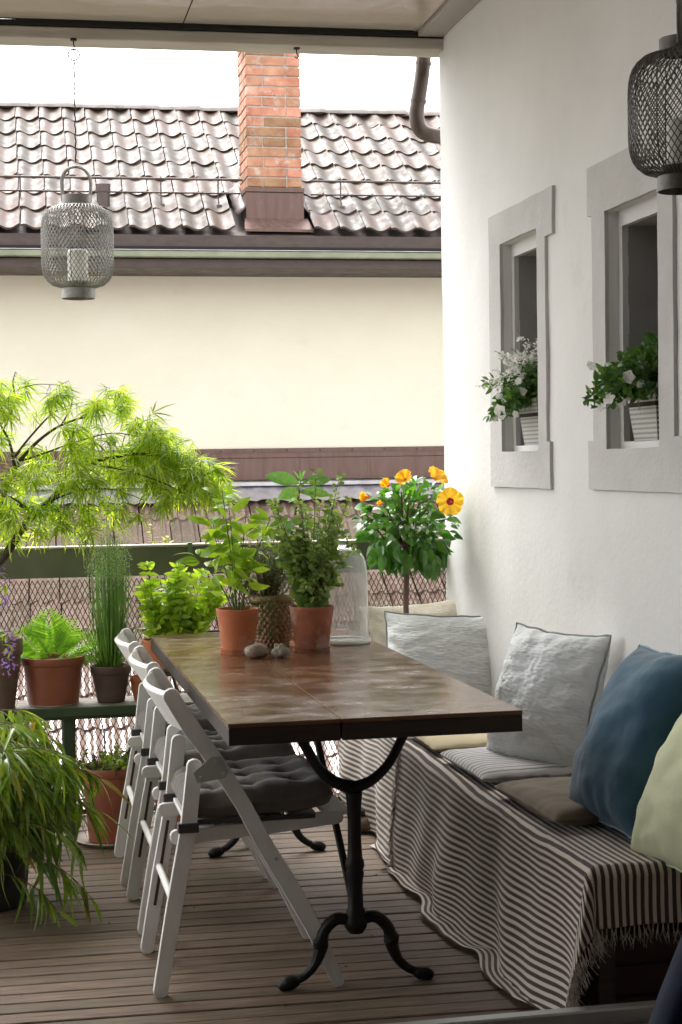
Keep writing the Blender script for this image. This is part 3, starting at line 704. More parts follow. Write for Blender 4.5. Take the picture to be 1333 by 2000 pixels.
# ================================================================== CHAIRS (local: rear foot at x=0, facing +x)
WD = .2225
def arcbox(): pass
def bar(b, pts, wdt, y0, y1, rnd=True):
    """flat bar in the xz plane along pts with widths, thickness y0..y1, rounded ends"""
    P_ = [Vector((p[0], 0, p[1])) for p in pts]; L1 = []; L2 = []; n = len(P_)
    for i, p in enumerate(P_):
        d = (P_[min(i+1, n-1)]-P_[max(i-1, 0)]).normalized(); nn = Vector((-d.z, 0, d.x)); wd = wdt[i]/2
        L1.append(p+nn*wd); L2.append(p-nn*wd)
    def cap(a, c, d):
        if not rnd: return []
        m = (a+c)/2; r = (a-c).length/2; u = (a-m).normalized(); return [m+u*math.cos(t)*r+d*math.sin(t)*r*.8 for t in (math.pi*.2, math.pi*.4, math.pi*.6, math.pi*.8)]
    de = (P_[-1]-P_[-2]).normalized(); ds = (P_[0]-P_[1]).normalized()
    poly = L1+cap(L1[-1], L2[-1], de)+L2[::-1]+cap(L2[0], L1[0], ds)
    b.prism([(q.x, q.z) for q in poly], y0, y1)
def softbevel(o, wd=.0018, seg=2):
    m = o.modifiers.new('bevel', 'BEVEL'); m.width = wd; m.segments = seg; m.limit_method = 'ANGLE'; m.angle_limit = rad(40)
    return o
def make_cushion_mesh(seed):
    b = MB(); n = 30; vs = []; fs = []; X0, X1, hw = .050, .440, .196
    tuft = [(x, y) for x in (.13, .235, .34) for y in (-.11, 0, .11)]
    for side in (1, -1):
        for i in range(n+1):
            for j in range(n+1):
                u = -1+2*i/n; v = -1+2*j/n
                e = (max(0, 1-abs(u)**7)*max(0, 1-abs(v)**7))**.42
                x = (X0+X1)/2+u*(X1-X0)/2*(1-.035*(1-abs(v)**2)*0-.05*abs(v)**6); y = v*hw*(1-.05*abs(u)**6)
                h = .050*e
                for k, (ax, ay) in enumerate(tuft):
                    d = math.hypot(x-ax, y-ay); h -= .022*math.exp(-(d/.016)**2)+.020*math.exp(-(d/.040)**2)
                h += e*(.010*nz3(x*9+seed, y*9, 1.)+.005*nz3(x*26, y*20+seed, 1.))
                # creases running between tufts
                h -= e*.006*max(0, 1-abs(((y+.055) % .11)-.055)/.010)*.8+e*.005*max(0, 1-abs(((x+.027) % .105)-.05)/.010)*.6
                zz = .043+h if side > 0 else .043-.040*e
                vs.append((x, y, zz))
    N1 = (n+1)**2
    for i in range(n):
        for j in range(n):
            a = i*(n+1)+j; fs.append((a, a+n+1, a+n+2, a+1)); fs.append((N1+a, N1+a+1, N1+a+n+2, N1+a+n+1))
    b.add(vs, fs); return b
def make_chair(label, seed):
    t = thing('folding_chair', label, 'chair', (0, 0, 0), 'white folding chairs along the table')
    P = lambda b, n, m='white', par=None: softbevel(b.build(n, MT[m], par or t, world=False, angle=40))
    z1 = .763
    for s in (-1, 1):
        ya, yb = (WD-.022, WD) if s > 0 else (-WD, -WD+.022)
        b = MB(); bar(b, [(.036, .755), (.085, .672), (.143, .590), (.213, .472), (.262, .375), (.322, .270), (.385, .152), (.447, .010)], [.041, .043, .041, .040, .041, .043, .040, .030], ya, yb); P(b, 'post')
        yi = s*(WD-.024); yc, yd = (yi-.020, yi) if s > 0 else (yi, yi+.020)
        b = MB(); bar(b, [(.0, .012), (.036, .21), (.077, .42), (.095, .575)], [.036, .040, .040, .038], yc, yd); leg = P(b, 'rear_leg')
        yg = yc-.0006 if s > 0 else yd; b = MB(); bar(b, [(.022, .13), (.062, .36)], [.008, .008], yg, yg+.0006, False); b.build('leg_groove', MT['groove'], leg, world=False)
        yi2 = s*(WD-.048); ye, yf = (yi2-.018, yi2) if s > 0 else (yi2, yi2+.018)
        b = MB(); bar(b, [(.047, .392), (.25, .402), (.462, .420)], [.036, .036, .034], ye, yf); P(b, 'seat_rail')
        yp = WD if s > 0 else -WD-.0012
        b = MB(); b.prism([(.088, .562), (.135, .600), (.158, .598), (.176, .560), (.166, .545), (.098, .535)], yp+ (0 if s > 0 else 0), yp+.0012); br = P(b, 'bracket', 'steel'); br.modifiers.clear()
        for px, pz in ((.106, .548), (.143, .588), (.164, .556)):
            b = MB(); b.lathe([(.0055, 0), (.005, .002), (0, .003)], 8, Matrix.Translation((px, yp+(.0012 if s > 0 else 0), pz)) @ Matrix.Rotation(rad(-90 if s > 0 else 90), 4, 'X')); b.build('rivet', MT['steel'], br, world=False)
        b = MB(); b.lathe([(.006, 0), (.005, .0025), (0, .003)], 8, Matrix.Translation((.292, s*WD, .335)) @ Matrix.Rotation(rad(-90*s), 4, 'X')); b.build('pivot_bolt', MT['steel'], t, world=False)
    for k in range(5):
        x = .075+k*.088; b = MB(); b.box(x, x+.07, -WD+.064, WD-.064, .413+k*.002, .425+k*.002, .002); b.build('seat_slat', MT['white'], t, world=False)
    for p, z, w_ in ((.036, .235, WD-.030), (.105, .400, WD-.055), (.345, .215, WD-.01)):
        b = MB(); b.tube([(p, -w_, z), (p, w_, z)], .0095, 12); b.build('dowel', MT['white'], t, world=False)
    # curved back rest
    b = MB(); n = 12; vs = []; fs = []
    for i in range(n+1):
        y = -WD+.010+(2*WD-.020)*i/n; q = 1-(y/WD)**2
        for (dx, z) in ((0, .668), (-.004, .664), (-.060, .757), (-.050, .768)):
            vs.append((.087-.040*q+dx*1.0+(0), y, z-.004))
    for i in range(n):
        for j in range(4): a = i*4; fs.append((a+j, a+(j+1) % 4, a+4+(j+1) % 4, a+4+j))
    fs += [(0, 3, 2, 1), (n*4, n*4+1, n*4+2, n*4+3)]
    b.add(vs, fs); P(b, 'backrest')
    c = make_cushion_mesh(seed); T = Matrix.Translation((0, 0, .428)) @ Matrix.Rotation(rad(-2.5), 4, 'Y')
    return t
chairs = []
labs = ['white wooden folding chair nearest the viewer, at the near end of the table',
        'white wooden folding chair in the middle of the row of three',
        'white wooden folding chair farthest back, next to the green bench']
c0 = make_chair(labs[0], 1)
def copy_thing(src, label, loc):
    r = src.copy(); COL.objects.link(r); r.location = loc; r.rotation_euler = (0, 0, rad(jit(1.6))); r['label'] = label
    for chd in list(src.children):
        c = chd.copy(); COL.objects.link(c); c.parent = r
        for g in list(chd.children):
            d = g.copy(); COL.objects.link(d); d.parent = c
    return r
for (x, y), lb in list(zip([(.357, 4.738), (.352, 5.290)], labs[1:])): copy_thing(c0, lb, (x, y, 0))
c0.location = (.353, 4.186, 0)
clabs = ['dark grey tufted seat cushion on the nearest white folding chair', 'dark grey tufted seat cushion on the middle white folding chair', 'dark grey tufted seat cushion on the farthest white folding chair']
for k, ((x, y), lb) in enumerate(zip([(.353, 4.186), (.357, 4.738), (.352, 5.290)], clabs)):
    cb = make_cushion_mesh(k*3.3); T = Matrix.Translation((x+.018, y, .418)) @ Matrix.Rotation(rad(-2.5), 4, 'Y')
    o = link('seat_cushion', cb.mesh('seat_cushion', MT['cushion'], True, 80), T=T); tag(o, lb, 'cushion', 'grey cushions on the folding chairs')
    W_[o] = T
    for s in (-1, 1):
        yc = y+s*(WD-.034); b = MB(); px = [(x+.035, .012), (x+.100, .012)]
        b.tube([(x+.052, yc-.0150*1, .418), (x+.052, yc+.0150, .418), (x+.098, yc+.0150, .422), (x+.098, yc-.0150, .422), (x+.052, yc-.0150, .418)], .0085, 6, flat=1.0)
        b = MB(); b.box(x+.050, x+.102, yc-.0165, yc+.0165, .408, .432, .002)
        if s < 0: b.box(x+.09, x+.40, yc-.002, yc+.012, .424, .436, .002)
        b.build('tie_strap', MT['strap'], o)
    b = MB()
    for ax in (.13, .235, .34):
        for ay in (-.11, 0, .11): b.lathe([(.009, 0), (.008, .003), (0, .005)], 8, Matrix.Translation((ax, ay, .062)))
    link('cushion_buttons', b.mesh('cushion_buttons', MT['strap']), o, False)['kind'] = 'stuff'

# ================================================================== WALL BENCH WITH THROWS
XF, ZT = 1.250, .425
wb = thing('wall_bench', 'low dark wooden bench along the white wall, hidden under striped throws', 'bench', (1.47, 4.7, 0))
MB().box(XF+.012, XW-.012, 3.36, 6.05, ZT-.045, ZT-.008).build('seat', MT['wood_dark'], wb, smooth=False)
for y in (3.42, 4.7, 5.98):
    for x in (XF+.05, XW-.06): MB().box(x-.02, x+.02, y-.02, y+.02, 0, ZT-.045).build('leg', MT['wood_dark'], wb, smooth=False)
cr = thing('storage_crate', 'dark reddish wooden crate pushed under the near end of the bench', 'crate', (1.5, 3.6, 0))
for k in range(3): MB().box(XF+.09, XW-.05, 3.46, 3.475, .02+k*.075, .085+k*.075, .002).build('crate_board', MT['groove'], cr)
MB().box(XF+.09, XW-.05, 3.476, 4.0, .02, .235).build('crate_body', MT['wood_dark'], cr, smooth=False)
def hang(a, b, YE, YF, seed, trail, nearcorner):
    """cloth point: a = distance past the front edge (neg: on the seat), b = distance past the near end (neg: along the bench)"""
    x, y, z = XF, YE, ZT
    rr0 = .02
    yy = YE-b
    bm = -b                                     # metres along the bench
    if a <= 0 and b <= 0:
        return Vector((XF-a, YE+bm, ZT+.003*nz3(a*7, bm*5, seed)*min(1, -a/.05)))
    if b <= 0:
        ff = min(1, a/.30)
        amp = .027*ff**1.3
        f = math.sin(bm*11+seed+a*3.0)*.5+math.sin(bm*23+seed*2-a*5)*.28+nz3(bm*3.1, a*2, seed)*1.2
        out = .016*min(1, a/.02)+amp*(f*.9+.6)
        sag = .03*math.sin(bm*3.4+.5)*math.sin(min(1, a/.4)*math.pi)+.010*nz3(bm*4, a*4, seed+5)
        drop = a if a < .41 else .41
        zz = ZT-drop+sag*.8
        if a > .41: out += (a-.41)*.9; zz += .004+.005*nz3(bm*14, a*9, 2)
        inn = .05*max(0, (a-.1))*0
        return Vector((XF-out+inn, YE+bm, max(zz, .006+.003*(1+nz3(bm*20, a*20, 4)))))
    if a <= 0:
        ff = min(1, b/.12); out = .014*min(1, b/.02)+.006*ff*math.sin((-a)*26+seed)
        return Vector((XF-a, YE-out, ZT-b))
    r_ = math.hypot(a, b); ph = math.atan2(b, a)            # 0 = front, 90deg = end
    drop = (a**1.6+b**1.6)**(1/1.6)*.93 if a > 0 else b
    k = math.sin(2*ph)
    o = .016*min(1, r_/.02)+.085*k*min(1, r_/.35)
    ox = math.cos(ph)*o; oy = math.sin(ph)*o
    f = .011*min(1, r_/.2)*math.sin(ph*9+r_*4)*k
    zz = ZT-drop
    return Vector((XF-ox-f*.7-.02*min(1, a/.3)*math.cos(ph)**2, YE-oy-f*.7, max(zz, .012)))
def throw(name, label, YE, YF, seed, amax_fn, endhang, zoff=0.):
    amin = -(XW-.015-XF); b = MB(); na, nb = 90, 210
    b0, b1 = endhang, -(YF-YE); vs = []; uv = []; fs = []
    for j in range(nb+1):
        bb = b0+(b1-b0)*j/nb; am = amax_fn(-bb)
        for i in range(na+1):
            a = amin+(am-amin)*i/na
            p = hang(a, bb, YE, YF, seed, 0, True)
            if zoff:
                if a > 0: p.x -= zoff
                p.z += zoff*(1 if a <= 0.01 else 0)
            if endhang == 0: pass
            vs.append(p); uv.append((bb, a+.012*math.sin(bb*3)+.01*nz3(bb*2, a*2, seed)))
    for j in range(nb):
        for i in range(na): q = j*(na+1)+i; fs.append((q, q+1, q+na+2, q+na+1))
    b.add(vs, fs); b.uv = uv
    o = b.build(name, MT['throw'], angle=180); m = o.modifiers.new('thick', 'SOLIDIFY'); m.thickness = .0022; m.offset = 1
    return o
YE1 = 3.352
th1 = throw('striped_throw', 0, YE1, 5.045, 1.3, lambda l: .36+.11*min(1, max(0, (l+.13)/.75)) if l < .75 else .47-.03*min(1, (l-.75)/.9), .135)
tag(th1, 'black and cream striped throw with fringed ends draped over the near part of the bench', 'throw', 'striped throws over the wall bench')
th2 = throw('striped_throw', 0, 5.01, 6.05, 4.1, lambda l: .42-.10*max(0, (l-.55)/.5), 0, -.010)
tag(th2, 'striped throw draped over the far end of the bench by the mesh fence', 'throw', 'striped throws over the wall bench')
def fringe(o, pts, ln, seed, droop=Vector((0, 0, -1)), n=3):
    b = MB(); random.seed(seed)
    for p in pts:
        for k in range(n):
            d = (droop+Vector((jit(.16), jit(.16), jit(.1)))).normalized(); l = ln*random.uniform(.6, 1.15)
            q1 = p+d*l*.5+Vector((jit(.004), jit(.004), 0)); q2 = q1+(d+Vector((jit(.6), jit(.6), 0))).normalized()*l*.5
            for q in (q1, q2): q.z = max(q.z, .005)
            b.tube([p, q1, q2], [.0015, .0013, .0008], 3, cap=False)
    b.build('fringe', MT['fringe'], o, kind='stuff')
pts = []
for i in range(70):
    a = -.42+.78*i/69; p = hang(a, .135, YE1, 5.045, 1.3, 0, True); pts.append(p)
fringe(th1, pts[:38], .048, 3, n=3); fringe(th1, pts[38:], .055, 5, Vector((.25, -.2, -1)), 7)
pts = [hang(.01+.44*i/45, -(5.045-YE1), YE1, 5.045, 1.3, 0, True)+Vector((-.002, 0, 0)) for i in range(46)]
fringe(th1, pts, .032, 8, Vector((-.25, .25, -.6)), 6)
random.seed(11)

# ------------------------------------------------------------------ pillows
def pillow(name, label, c, xdir, ydir, wd, ht, tk, m, pip=None, seed=0., pinch=.07, p=2.6, wr=1., cat='cushion', group=None, n=44, sagc=0., rib=0.):
    X = Vector(xdir).normalized(); Y = Vector(ydir); Z = X.cross(Y).normalized(); Y = Z.cross(X)
    R = Matrix((X, Y, Z)).transposed().to_4x4(); R.translation = c
    vs = []; fs = []; edge = []
    def pos(u, v, s):
        x = u*wd/2*(1-pinch*(1-v*v)*abs(u)**1.5); y = v*ht/2*(1-pinch*(1-u*u)*abs(v)**1.5)
        e = max(0, (1-abs(u)**p)*(1-abs(v)**p)); h = tk/2*e**.55
        ang = math.atan2(v, u); ee = max(abs(u), abs(v))
        if rib and ee < 1: h += rib*e**.3*(nz3(u*8+seed, v*46, s)+.5*nz3(u*12, v*60+seed, s))
        h += wr*tk*e**.3*(.10*nz3(u*1.6+seed, v*1.6, s*3)+.045*nz3(u*2.4+seed, v*6, s*2+1)+.012*nz3(u*12, v*9, seed))
        h += wr*tk*.10*math.sin(ang*13+seed*5+4*nz3(u*2, v*2, seed))*ee**7*(1-ee**10)*(.6+nz3(u*1.5, v*1.5, seed*3))
        y -= sagc*(1-abs(v))*0
        return Vector((x+wr*.004*nz3(v*5, seed, 1), y+wr*.004*nz3(u*5, seed, 2)-sagc*max(0, v)*(1-u*u), s*max(h, 0) if ee < 1 else 0))
    for s in (1, -1):
        for i in range(n+1):
            for j in range(n+1):
                u = -1+2*i/n; v = -1+2*j/n
                u = math.sin(u*math.pi/2)*.35+u*.65; v = math.sin(v*math.pi/2)*.35+v*.65
                vs.append(pos(u, v, s))
    N1 = (n+1)**2
    for i in range(n):
        for j in range(n):
            a = i*(n+1)+j; fs.append((a, a+n+1, a+n+2, a+1)); fs.append((N1+a, N1+a+1, N1+a+n+2, N1+a+n+1))
    b = MB(); b.add(vs, fs); me = b.mesh(name, m, True, 120); o = link(name, me, T=R); tag(o, label, cat, group)
    if pip:
        pts = []
        K = 26
        for k in range(4*K):
            q = -1+2*(k % K)/K; sd = k//K
            u, v = ((q, -1), (1, q), (-q, 1), (-1, -q))[sd]
            w0 = pos(u, v, 1); w0.z = .0022*math.sin(k*.9+seed)+wr*.006*nz3(k*.16, seed, 4)
            w0.x += .003*u; w0.y += .003*v; pts.append(w0)
        pts.append(pts[0]); b = MB(); b.tube(pts, .0032, 6, cap=False); link('piping', b.mesh('piping', pip), o, False)
    return o
def put_uv_planar(o, sx=1., axis=0):
    me = o.data; l = me.uv_layers.new(name='UVMap')
    for lp in me.loops:
        c = me.vertices[lp.vertex_index].co; l.data[lp.index].uv = (c.x, c.y)
GP = 'loose cushions on the wall bench'
pillow('back_cushion', 'cream seersucker cushion in the far corner behind the grey ones', (1.565, 6.00, .600), (1, -.12, .08), (0, .25, 1), .42, .38, .12, MT['cream_f'], None, 1.1, group=GP, n=80, rib=.0018)
pillow('back_cushion', 'wide pale grey blue seersucker cushion half behind the table corner', (1.560, 5.66, .590), (.97, -.32, -.03), (.05, .25, 1), .46, .36, .17, MT['grey_f'], MT['piping_g'], 2.3, group=GP, n=150, rib=.0034)
pillow('back_cushion', 'upright pale grey seersucker cushion leaning on the wall beside the table corner', (1.515, 4.42, .628), (.45, -.89, -.03), (.28, .12, 1), .37, .42, .21, MT['grey_f'], MT['piping_g'], 5.1, group=GP, n=150, rib=.0034)
pillow('back_cushion', 'petrol blue velvet cushion leaning against the wall', (1.495, 3.69, .642), (.13, -.99, .04), (.47, 0, .9), .34, .47, .20, MT['navy_f'], MT['piping_b'], 3.7, group=GP, wr=.75)
pillow('back_cushion', 'pale green cotton cushion cut off by the right edge of the picture', (1.515, 3.345, .590), (.10, -.99, .05), (.48, 0, .88), .38, .41, .18, MT['green_f'], MT['piping_gr'], 6.2, group=GP, wr=.75)
GS = 'flat seat pads on the wall bench'
o = pillow('seat_pad', 'thin ticking stripe seat pad under the upright pale grey cushion', (1.435, 4.43, .452), (1, .02, 0), (0, 1, 0), .36, .42, .045, MT['ticking'], None, .4, pinch=.02, p=7, wr=.8, cat='seat pad', group=GS); put_uv_planar(o)
pillow('seat_pad', 'taupe cotton seat pad in front of the blue velvet cushion', (1.455, 3.90, .455), (1, .04, 0), (0, 1, 0), .38, .44, .055, MT['taupe_f'], None, 1.9, pinch=.03, p=6, wr=1.2, cat='seat pad', group=GS)
pillow('seat_pad', 'beige seat pad just visible under the far table corner', (1.43, 4.93, .450), (1, 0, 0), (0, 1, 0), .35, .42, .04, MT['beige_f'], None, 2.9, pinch=.02, p=7, wr=1, cat='seat pad', group=GS)

# ================================================================== LANTERNS
def lantern(label, c, s, m, rot, group, bail=True):
    """c = centre bottom; about .40 m tall, .265 wide at s=1"""
    t = thing('wire_lantern', label, 'lantern', c, group, rot)
    def prof(q):   # q 0..1 -> (r, z)
        a = q*2-1
        r_ = .050+.083*(1-abs(a)**5)**.62
        return r_*s, (.036+q*.315)*s
    b = MB(); N = 52; K = 22
    for sgn in (1, -1):
        for i in range(N):
            pts = []
            for k in range(K+1):
                q = k/K; r_, z = prof(q); ang = 2*math.pi*i/N+sgn*q*1.55
                pts.append((r_*math.cos(ang), r_*math.sin(ang), z))
            b.tube(pts, .0016*s, 4, cap=False)
    link('wire_body', b.mesh('wire_body', m), t, False)['kind'] = 'stuff'
    for i in range(8):
        b = MB(); a = 2*math.pi*(i+.5)/8; b.tube([(prof(k/20)[0]*.985*math.cos(a), prof(k/20)[0]*.985*math.sin(a), prof(k/20)[1]) for k in range(21)], .0018*s, 5)
        link('rib', b.mesh('rib', m), t, False)
    def ring(n, r_, z0, z1):
        b = MB(); b.lathe([(r_, z0), (r_, z1), (r_-.003, z1), (r_-.003, z0), (r_, z0)], 32, Matrix.Scale(s, 4), cap=False); link(n, b.mesh(n, m), t, False)
    ring('base_ring', .062, 0, .037); ring('top_ring', .055, .345, .382)
    b = MB(); b.lathe([(.0, .03), (.06, .03), (.06, .038), (0, .038)], 24, Matrix.Scale(s, 4)); b.lathe([(.03, .04), (.052, .062), (.054, .062), (.034, .038)], 24, Matrix.Scale(s, 4), cap=False); link('candle_dish', b.mesh('candle_dish', m), t, False)
    b = MB(); b.lathe([(.038, .064), (.038, .175), (.034, .18), (0, .178)], 24, Matrix.Scale(s, 4)); b.box(-.0012*s, .0012*s, -.0012*s, .0012*s, .178*s, .19*s); link('candle', b.mesh('candle', MT['candle']), t, False)
    b = MB(); pts = [(-.052*s, 0, .36*s)]+[(-.054*math.cos(math.pi*k/14)*s, 0, (.43+.060*math.sin(math.pi*k/14))*s) for k in range(15)]+[(.052*s, 0, .36*s)]
    b.tube(pts, .0035*s, 6, flat=2.4); link('handle', b.mesh('handle', m), t, False)
    return t
lantern('pale grey wire lantern hanging from the beam in front of the tiled roof', (.283, 6.12, 1.948), 1.0, MT['lamp'], .15, 'wire lanterns hanging from the ceiling')
lantern('dark grey wire lantern with a candle hanging by the white wall', (1.515, 3.445, 1.925), .895, MT['lamp2'], rad(62), 'wire lanterns hanging from the ceiling')
def hook(x, y, z, label, wire=None, grp='hooks under the beam'):
    b = MB(); b.lathe([(.012, 0), (.012, .008), (0, .008)], 12, Matrix.Translation((x, y, z-.008)))
    b.tube(smoothpath([(x, y, z-.004), (x, y, z-.022), (x+.006, y, z-.034), (x, y, z-.042), (x-.007, y, z-.036)], 4), .0022, 6)
    o = b.build('ceiling_hook', MT['iron']); tag(o, label, 'hook', grp)
    return o
hook(.283, 6.12, 2.910, 'small dark screw hook with a ring carrying the pale lantern')
hook(1.124, 6.12, 2.910, 'small empty screw hook under the beam beside the chimney')
b = MB(); b.tube([(.283+.021*math.cos(a_/12*2*math.pi), 6.12, 2.851+.021*math.sin(a_/12*2*math.pi)) for a_ in range(13)], .0026, 6)
b.tube([(.283+.002*math.sin(k*1.9), 6.12+.002*math.cos(k*1.9), 2.830-(2.830-2.455)*k/30) for k in range(31)], .0028, 5)
b.tube(smoothpath([(.283, 6.12, 2.465), (.291, 6.122, 2.46), (.287, 6.12, 2.451), (.278, 6.12, 2.455)], 3), .0013, 4)
tag(b.build('lantern_wire', MT['iron']), 'thin twisted wire and ring holding up the pale lantern', 'wire')
b = MB(); b.box(1.503, 1.513, 3.44, 3.444, 2.345, 2.95, .0005)
tag(b.build('lantern_strap', MT['lamp2']), 'flat metal strap holding up the dark lantern by the wall', 'strap')

# ================================================================== POTS
def pot_mb(r, h, rim=.16, taper=.74, rimout=1.06, band=True, lip=True):
    b = MB(); rb = r*taper; k = h*(1-rim); rk = rb+(r/rimout-rb)*.93
    if band: pr = [(0, 0), (rb-.004, 0), (rb, .003), (rk, k-.002), (r-.002, k), (r, k+.004), (r*1.012, h-.004), (r*1.01-.002, h), (r*.93, h), (r*.90, h-.006), (r*.86, h*.55), (0, h*.55)]
    else: pr = [(0, 0), (rb-.004, 0), (rb, .003), (r*.985, h-.010), (r, h-.007), (r, h), (r*.93, h), (r*.90, h-.006), (r*.86, h*.55), (0, h*.55)]
    b.lathe(pr, 36); return b
def pot(t, r, h, m, soil=.88, **k):
    o = link('pot', pot_mb(r, h, **k).mesh('pot', m, True, 40), t, False)
    b = MB(); n = 20; vs = [(0, 0, h*soil+.006)]; fs = []
    for q in range(1, 5):
        for j in range(n):
            a = 2*math.pi*j/n; vs.append((r*.89*q/4*math.cos(a), r*.89*q/4*math.sin(a), h*soil+.006*nz3(q*3.1, j*1.7, r*50)))
    for j in range(n): fs.append((0, 1+j, 1+(j+1) % n))
    for q in range(3):
        for j in range(n): a = 1+q*n+j; c = 1+q*n+(j+1) % n; fs.append((a, a+n, c+n, c))
    b.add(vs, fs); link('soil', b.mesh('soil', MT['soil']), t, False)
    return o
def stems(t, paths, m, name='stem', r=(.002, .001), n=5, one=False):
    if one:
        b = MB()
        for p in paths: b.tube(p, lerpr(list(r), len(p)), n)
        b.build(name, m, t, kind='stuff'); return
    for p in paths: b = MB(); b.tube(p, lerpr(list(r), len(p)), n); b.build(name, m, t)
def rup(): return Vector((jit(.8), -.75+jit(.7), .35+jit(.6)))
def rdir(): 
    a = random.uniform(0, 2*math.pi); z = random.uniform(-1, 1); q = math.sqrt(1-z*z); return Vector((q*math.cos(a), q*math.sin(a), z))

# --- table pots
random.seed(21)
t = thing('potted_chili', 'bright leafy pepper plant in a plain orange terracotta pot on the table', 'potted plant', (.684, 4.86, .75))
b = MB(); b.lathe([(0, 0), (.053, 0), (.058, .014), (.055, .014), (.05, .004), (0, .004)], 28); link('saucer', b.mesh('saucer', MT['terra']), t, False)
o = pot(t, .0655, .130, MT['terra'], taper=.72, band=False); o.matrix_basis = Matrix.Translation((0, 0, .005))
base = Vector((.684, 4.86, .875)); fo = Foliage([leafmb(1, .40, 5, .25, .35, .45), leafmb(1, .33, 5, .2, .55, .42)])
tips = []
for (dx, dy, dz, n_) in ((-.02, 0, .31, 18), (.03, .02, .27, 15), (-.06, .02, .24, 17), (.07, -.02, .21, 14), (-.11, -.01, .16, 13), (.10, .03, .26, 12), (-.04, -.03, .33, 15), (-.08, .03, .28, 14)):
    dz *= 1.12; dx *= 1.15; pts = smoothpath([base+Vector((dx*.1, dy*.1, 0)), base+Vector((dx*.4, dy*.4, dz*.45)), base+Vector((dx, dy, dz))], 6)
    stems(t, [pts], MT['stem_g'], r=(.0028, .0012))
    for k in range(n_):
        f = random.uniform(.3, 1.)**.7; p = pts[min(int(f*(len(pts)-1)), len(pts)-1)]
        a = random.uniform(0, 6.28); d = Vector((math.cos(a), math.sin(a), random.uniform(-.1, .9) if f > .8 else random.uniform(-.5, .5)))
        fo.put(basis(p+d*.008, d, rup(), s=random.uniform(.045, .085), rl=jit(.6)))
fo.finish(t, MT['chili'])
t = thing('potted_oregano', 'oregano with small round leaves in a lime stained pot on the table', 'potted plant', (.909, 4.84, .75))
b = MB(); b.lathe([(0, 0), (.052, 0), (.058, .013), (.055, .013), (.05, .004), (0, .004)], 28); link('saucer', b.mesh('saucer', MT['terra_worn']), t, False)
o = pot(t, .0685, .132, MT['terra_worn'], taper=.74, band=False); o.matrix_basis = Matrix.Translation((0, 0, .005))
base = Vector((.909, 4.84, .875)); fo = Foliage([leafmb(1, .78, 4, .2, .25, .5), leafmb(1, .7, 4, .3, .4, .5)]); sp = []
for k in range(42):
    a = random.uniform(0, 6.28); sd = random.uniform(.25, 1)
    dx, dy = math.cos(a)*.150*sd, math.sin(a)*.07*sd; hh = random.uniform(.14, .42)*(1-.35*sd*(random.random())); droop = random.random() < .35
    if k < 4: dx, hh, droop = (.13, .02, -.03, .08)[k], (.34, .42, .38, .30)[k], False
    pts = smoothpath([base+Vector((dx*.15, dy*.3, -.01)), base+Vector((dx*.6, dy*.7, hh*.6)), base+Vector((dx, dy, hh if not droop else hh*.45))], 8); sp.append(pts)
    L_ = len(pts)
    for i in range(2, L_):
        for q in range(1 if i % 2 else 2):
            for s in (1, -1):
                a = i*1.57+q*.8; d = Vector((math.cos(a)*s, math.sin(a)*s, .25+jit(.4))); p = pts[i] if q == 0 else (pts[i]+pts[i-1])/2
                fo.put(basis(p+d.normalized()*.003, d, rup(), s=random.uniform(.017, .033)*(1.1-.45*i/L_), rl=jit(.4)))
stems(t, sp, MT['stem_b'], 'stems', (.0018, .0009), 4, True)
fo.finish(t, MT['oregano'], limit=250)
# trailing sprig over the left side
t = thing('basket_thyme', 'bushy thyme with trailing sprigs in a woven basket between the two terracotta pots', 'potted plant', (.815, 5.02, .75))
def wv(a, z, r): return .0042*math.sin(a*24+(math.pi if int(z/.0120001) % 2 else 0))*abs(math.sin(z/.012*math.pi))-.002*(1-abs(math.sin(z/.012*math.pi)))
b = MB(); prof = [(.0, 0)]+[(.054+.016*math.sin(k/72*math.pi*.8)-.002, k/72*.144) for k in range(73)]; b.lathe(prof, 144, fn=wv)
b.lathe([(.060, .140), (.069, .146), (.070, .156), (.062, .162), (.055, .156), (.055, .140)], 30)
link('basket', b.mesh('basket', MT['basket'], True, 60), t, False)
b = MB(); b.lathe([(.0, .14), (.056, .14)], 20, cap=False); link('soil', b.mesh('soil', MT['soil']), t, False)
for s in (-1, 1): b = MB(); b.tube([(s*.058, -.012, .150), (s*.066, -.004, .178), (s*.066, .004, .178), (s*.058, .012, .150)], .0045, 8); link('basket_handle', b.mesh('basket_handle', MT['fringe']), t, False)
base = Vector((.80, 5.0, .895)); fo = Foliage([leafmb(1, .35, 2, .2, .2, .5)]); sp = []
for k in range(150):
    a = random.uniform(0, 6.28); q = random.random()**.5; dx, dy = math.cos(a)*.14*q-.02, math.sin(a)*.09*q; hh = .22*(1-.55*q*q)*random.uniform(.6, 1.05)
    pts = smoothpath([base+Vector((dx*.25, dy*.25, -.01)), base+Vector((dx*.55, dy*.55, hh*.5)), base+Vector((dx, dy, hh))], 5); sp.append(pts)
    for i in range(3, len(pts)):
        for q2 in range(4):
            d = rdir(); d.z = abs(d.z)*.7; fo.put(basis(pts[i], d, s=random.uniform(.009, .017)))
for k in range(9):
    a = random.uniform(3.6, 5.4); dx = jit(.05)-.03; pts = smoothpath([base+Vector((dx, -.05, -.005)), base+Vector((dx*1.3, -.085, 0)), base+Vector((dx*1.5, -.10, -.05+jit(.02))), base+Vector((dx*1.7, -.10, -.09+jit(.02)))], 5); sp.append(pts)
    for i in range(3, len(pts)):
        for q2 in range(5): d = rdir(); fo.put(basis(pts[i], d, s=random.uniform(.011, .021)))
stems(t, sp, MT['stem_b'], 'stems', (.0012, .0006), 3, True)
fo.finish(t, MT['thyme'], limit=0)
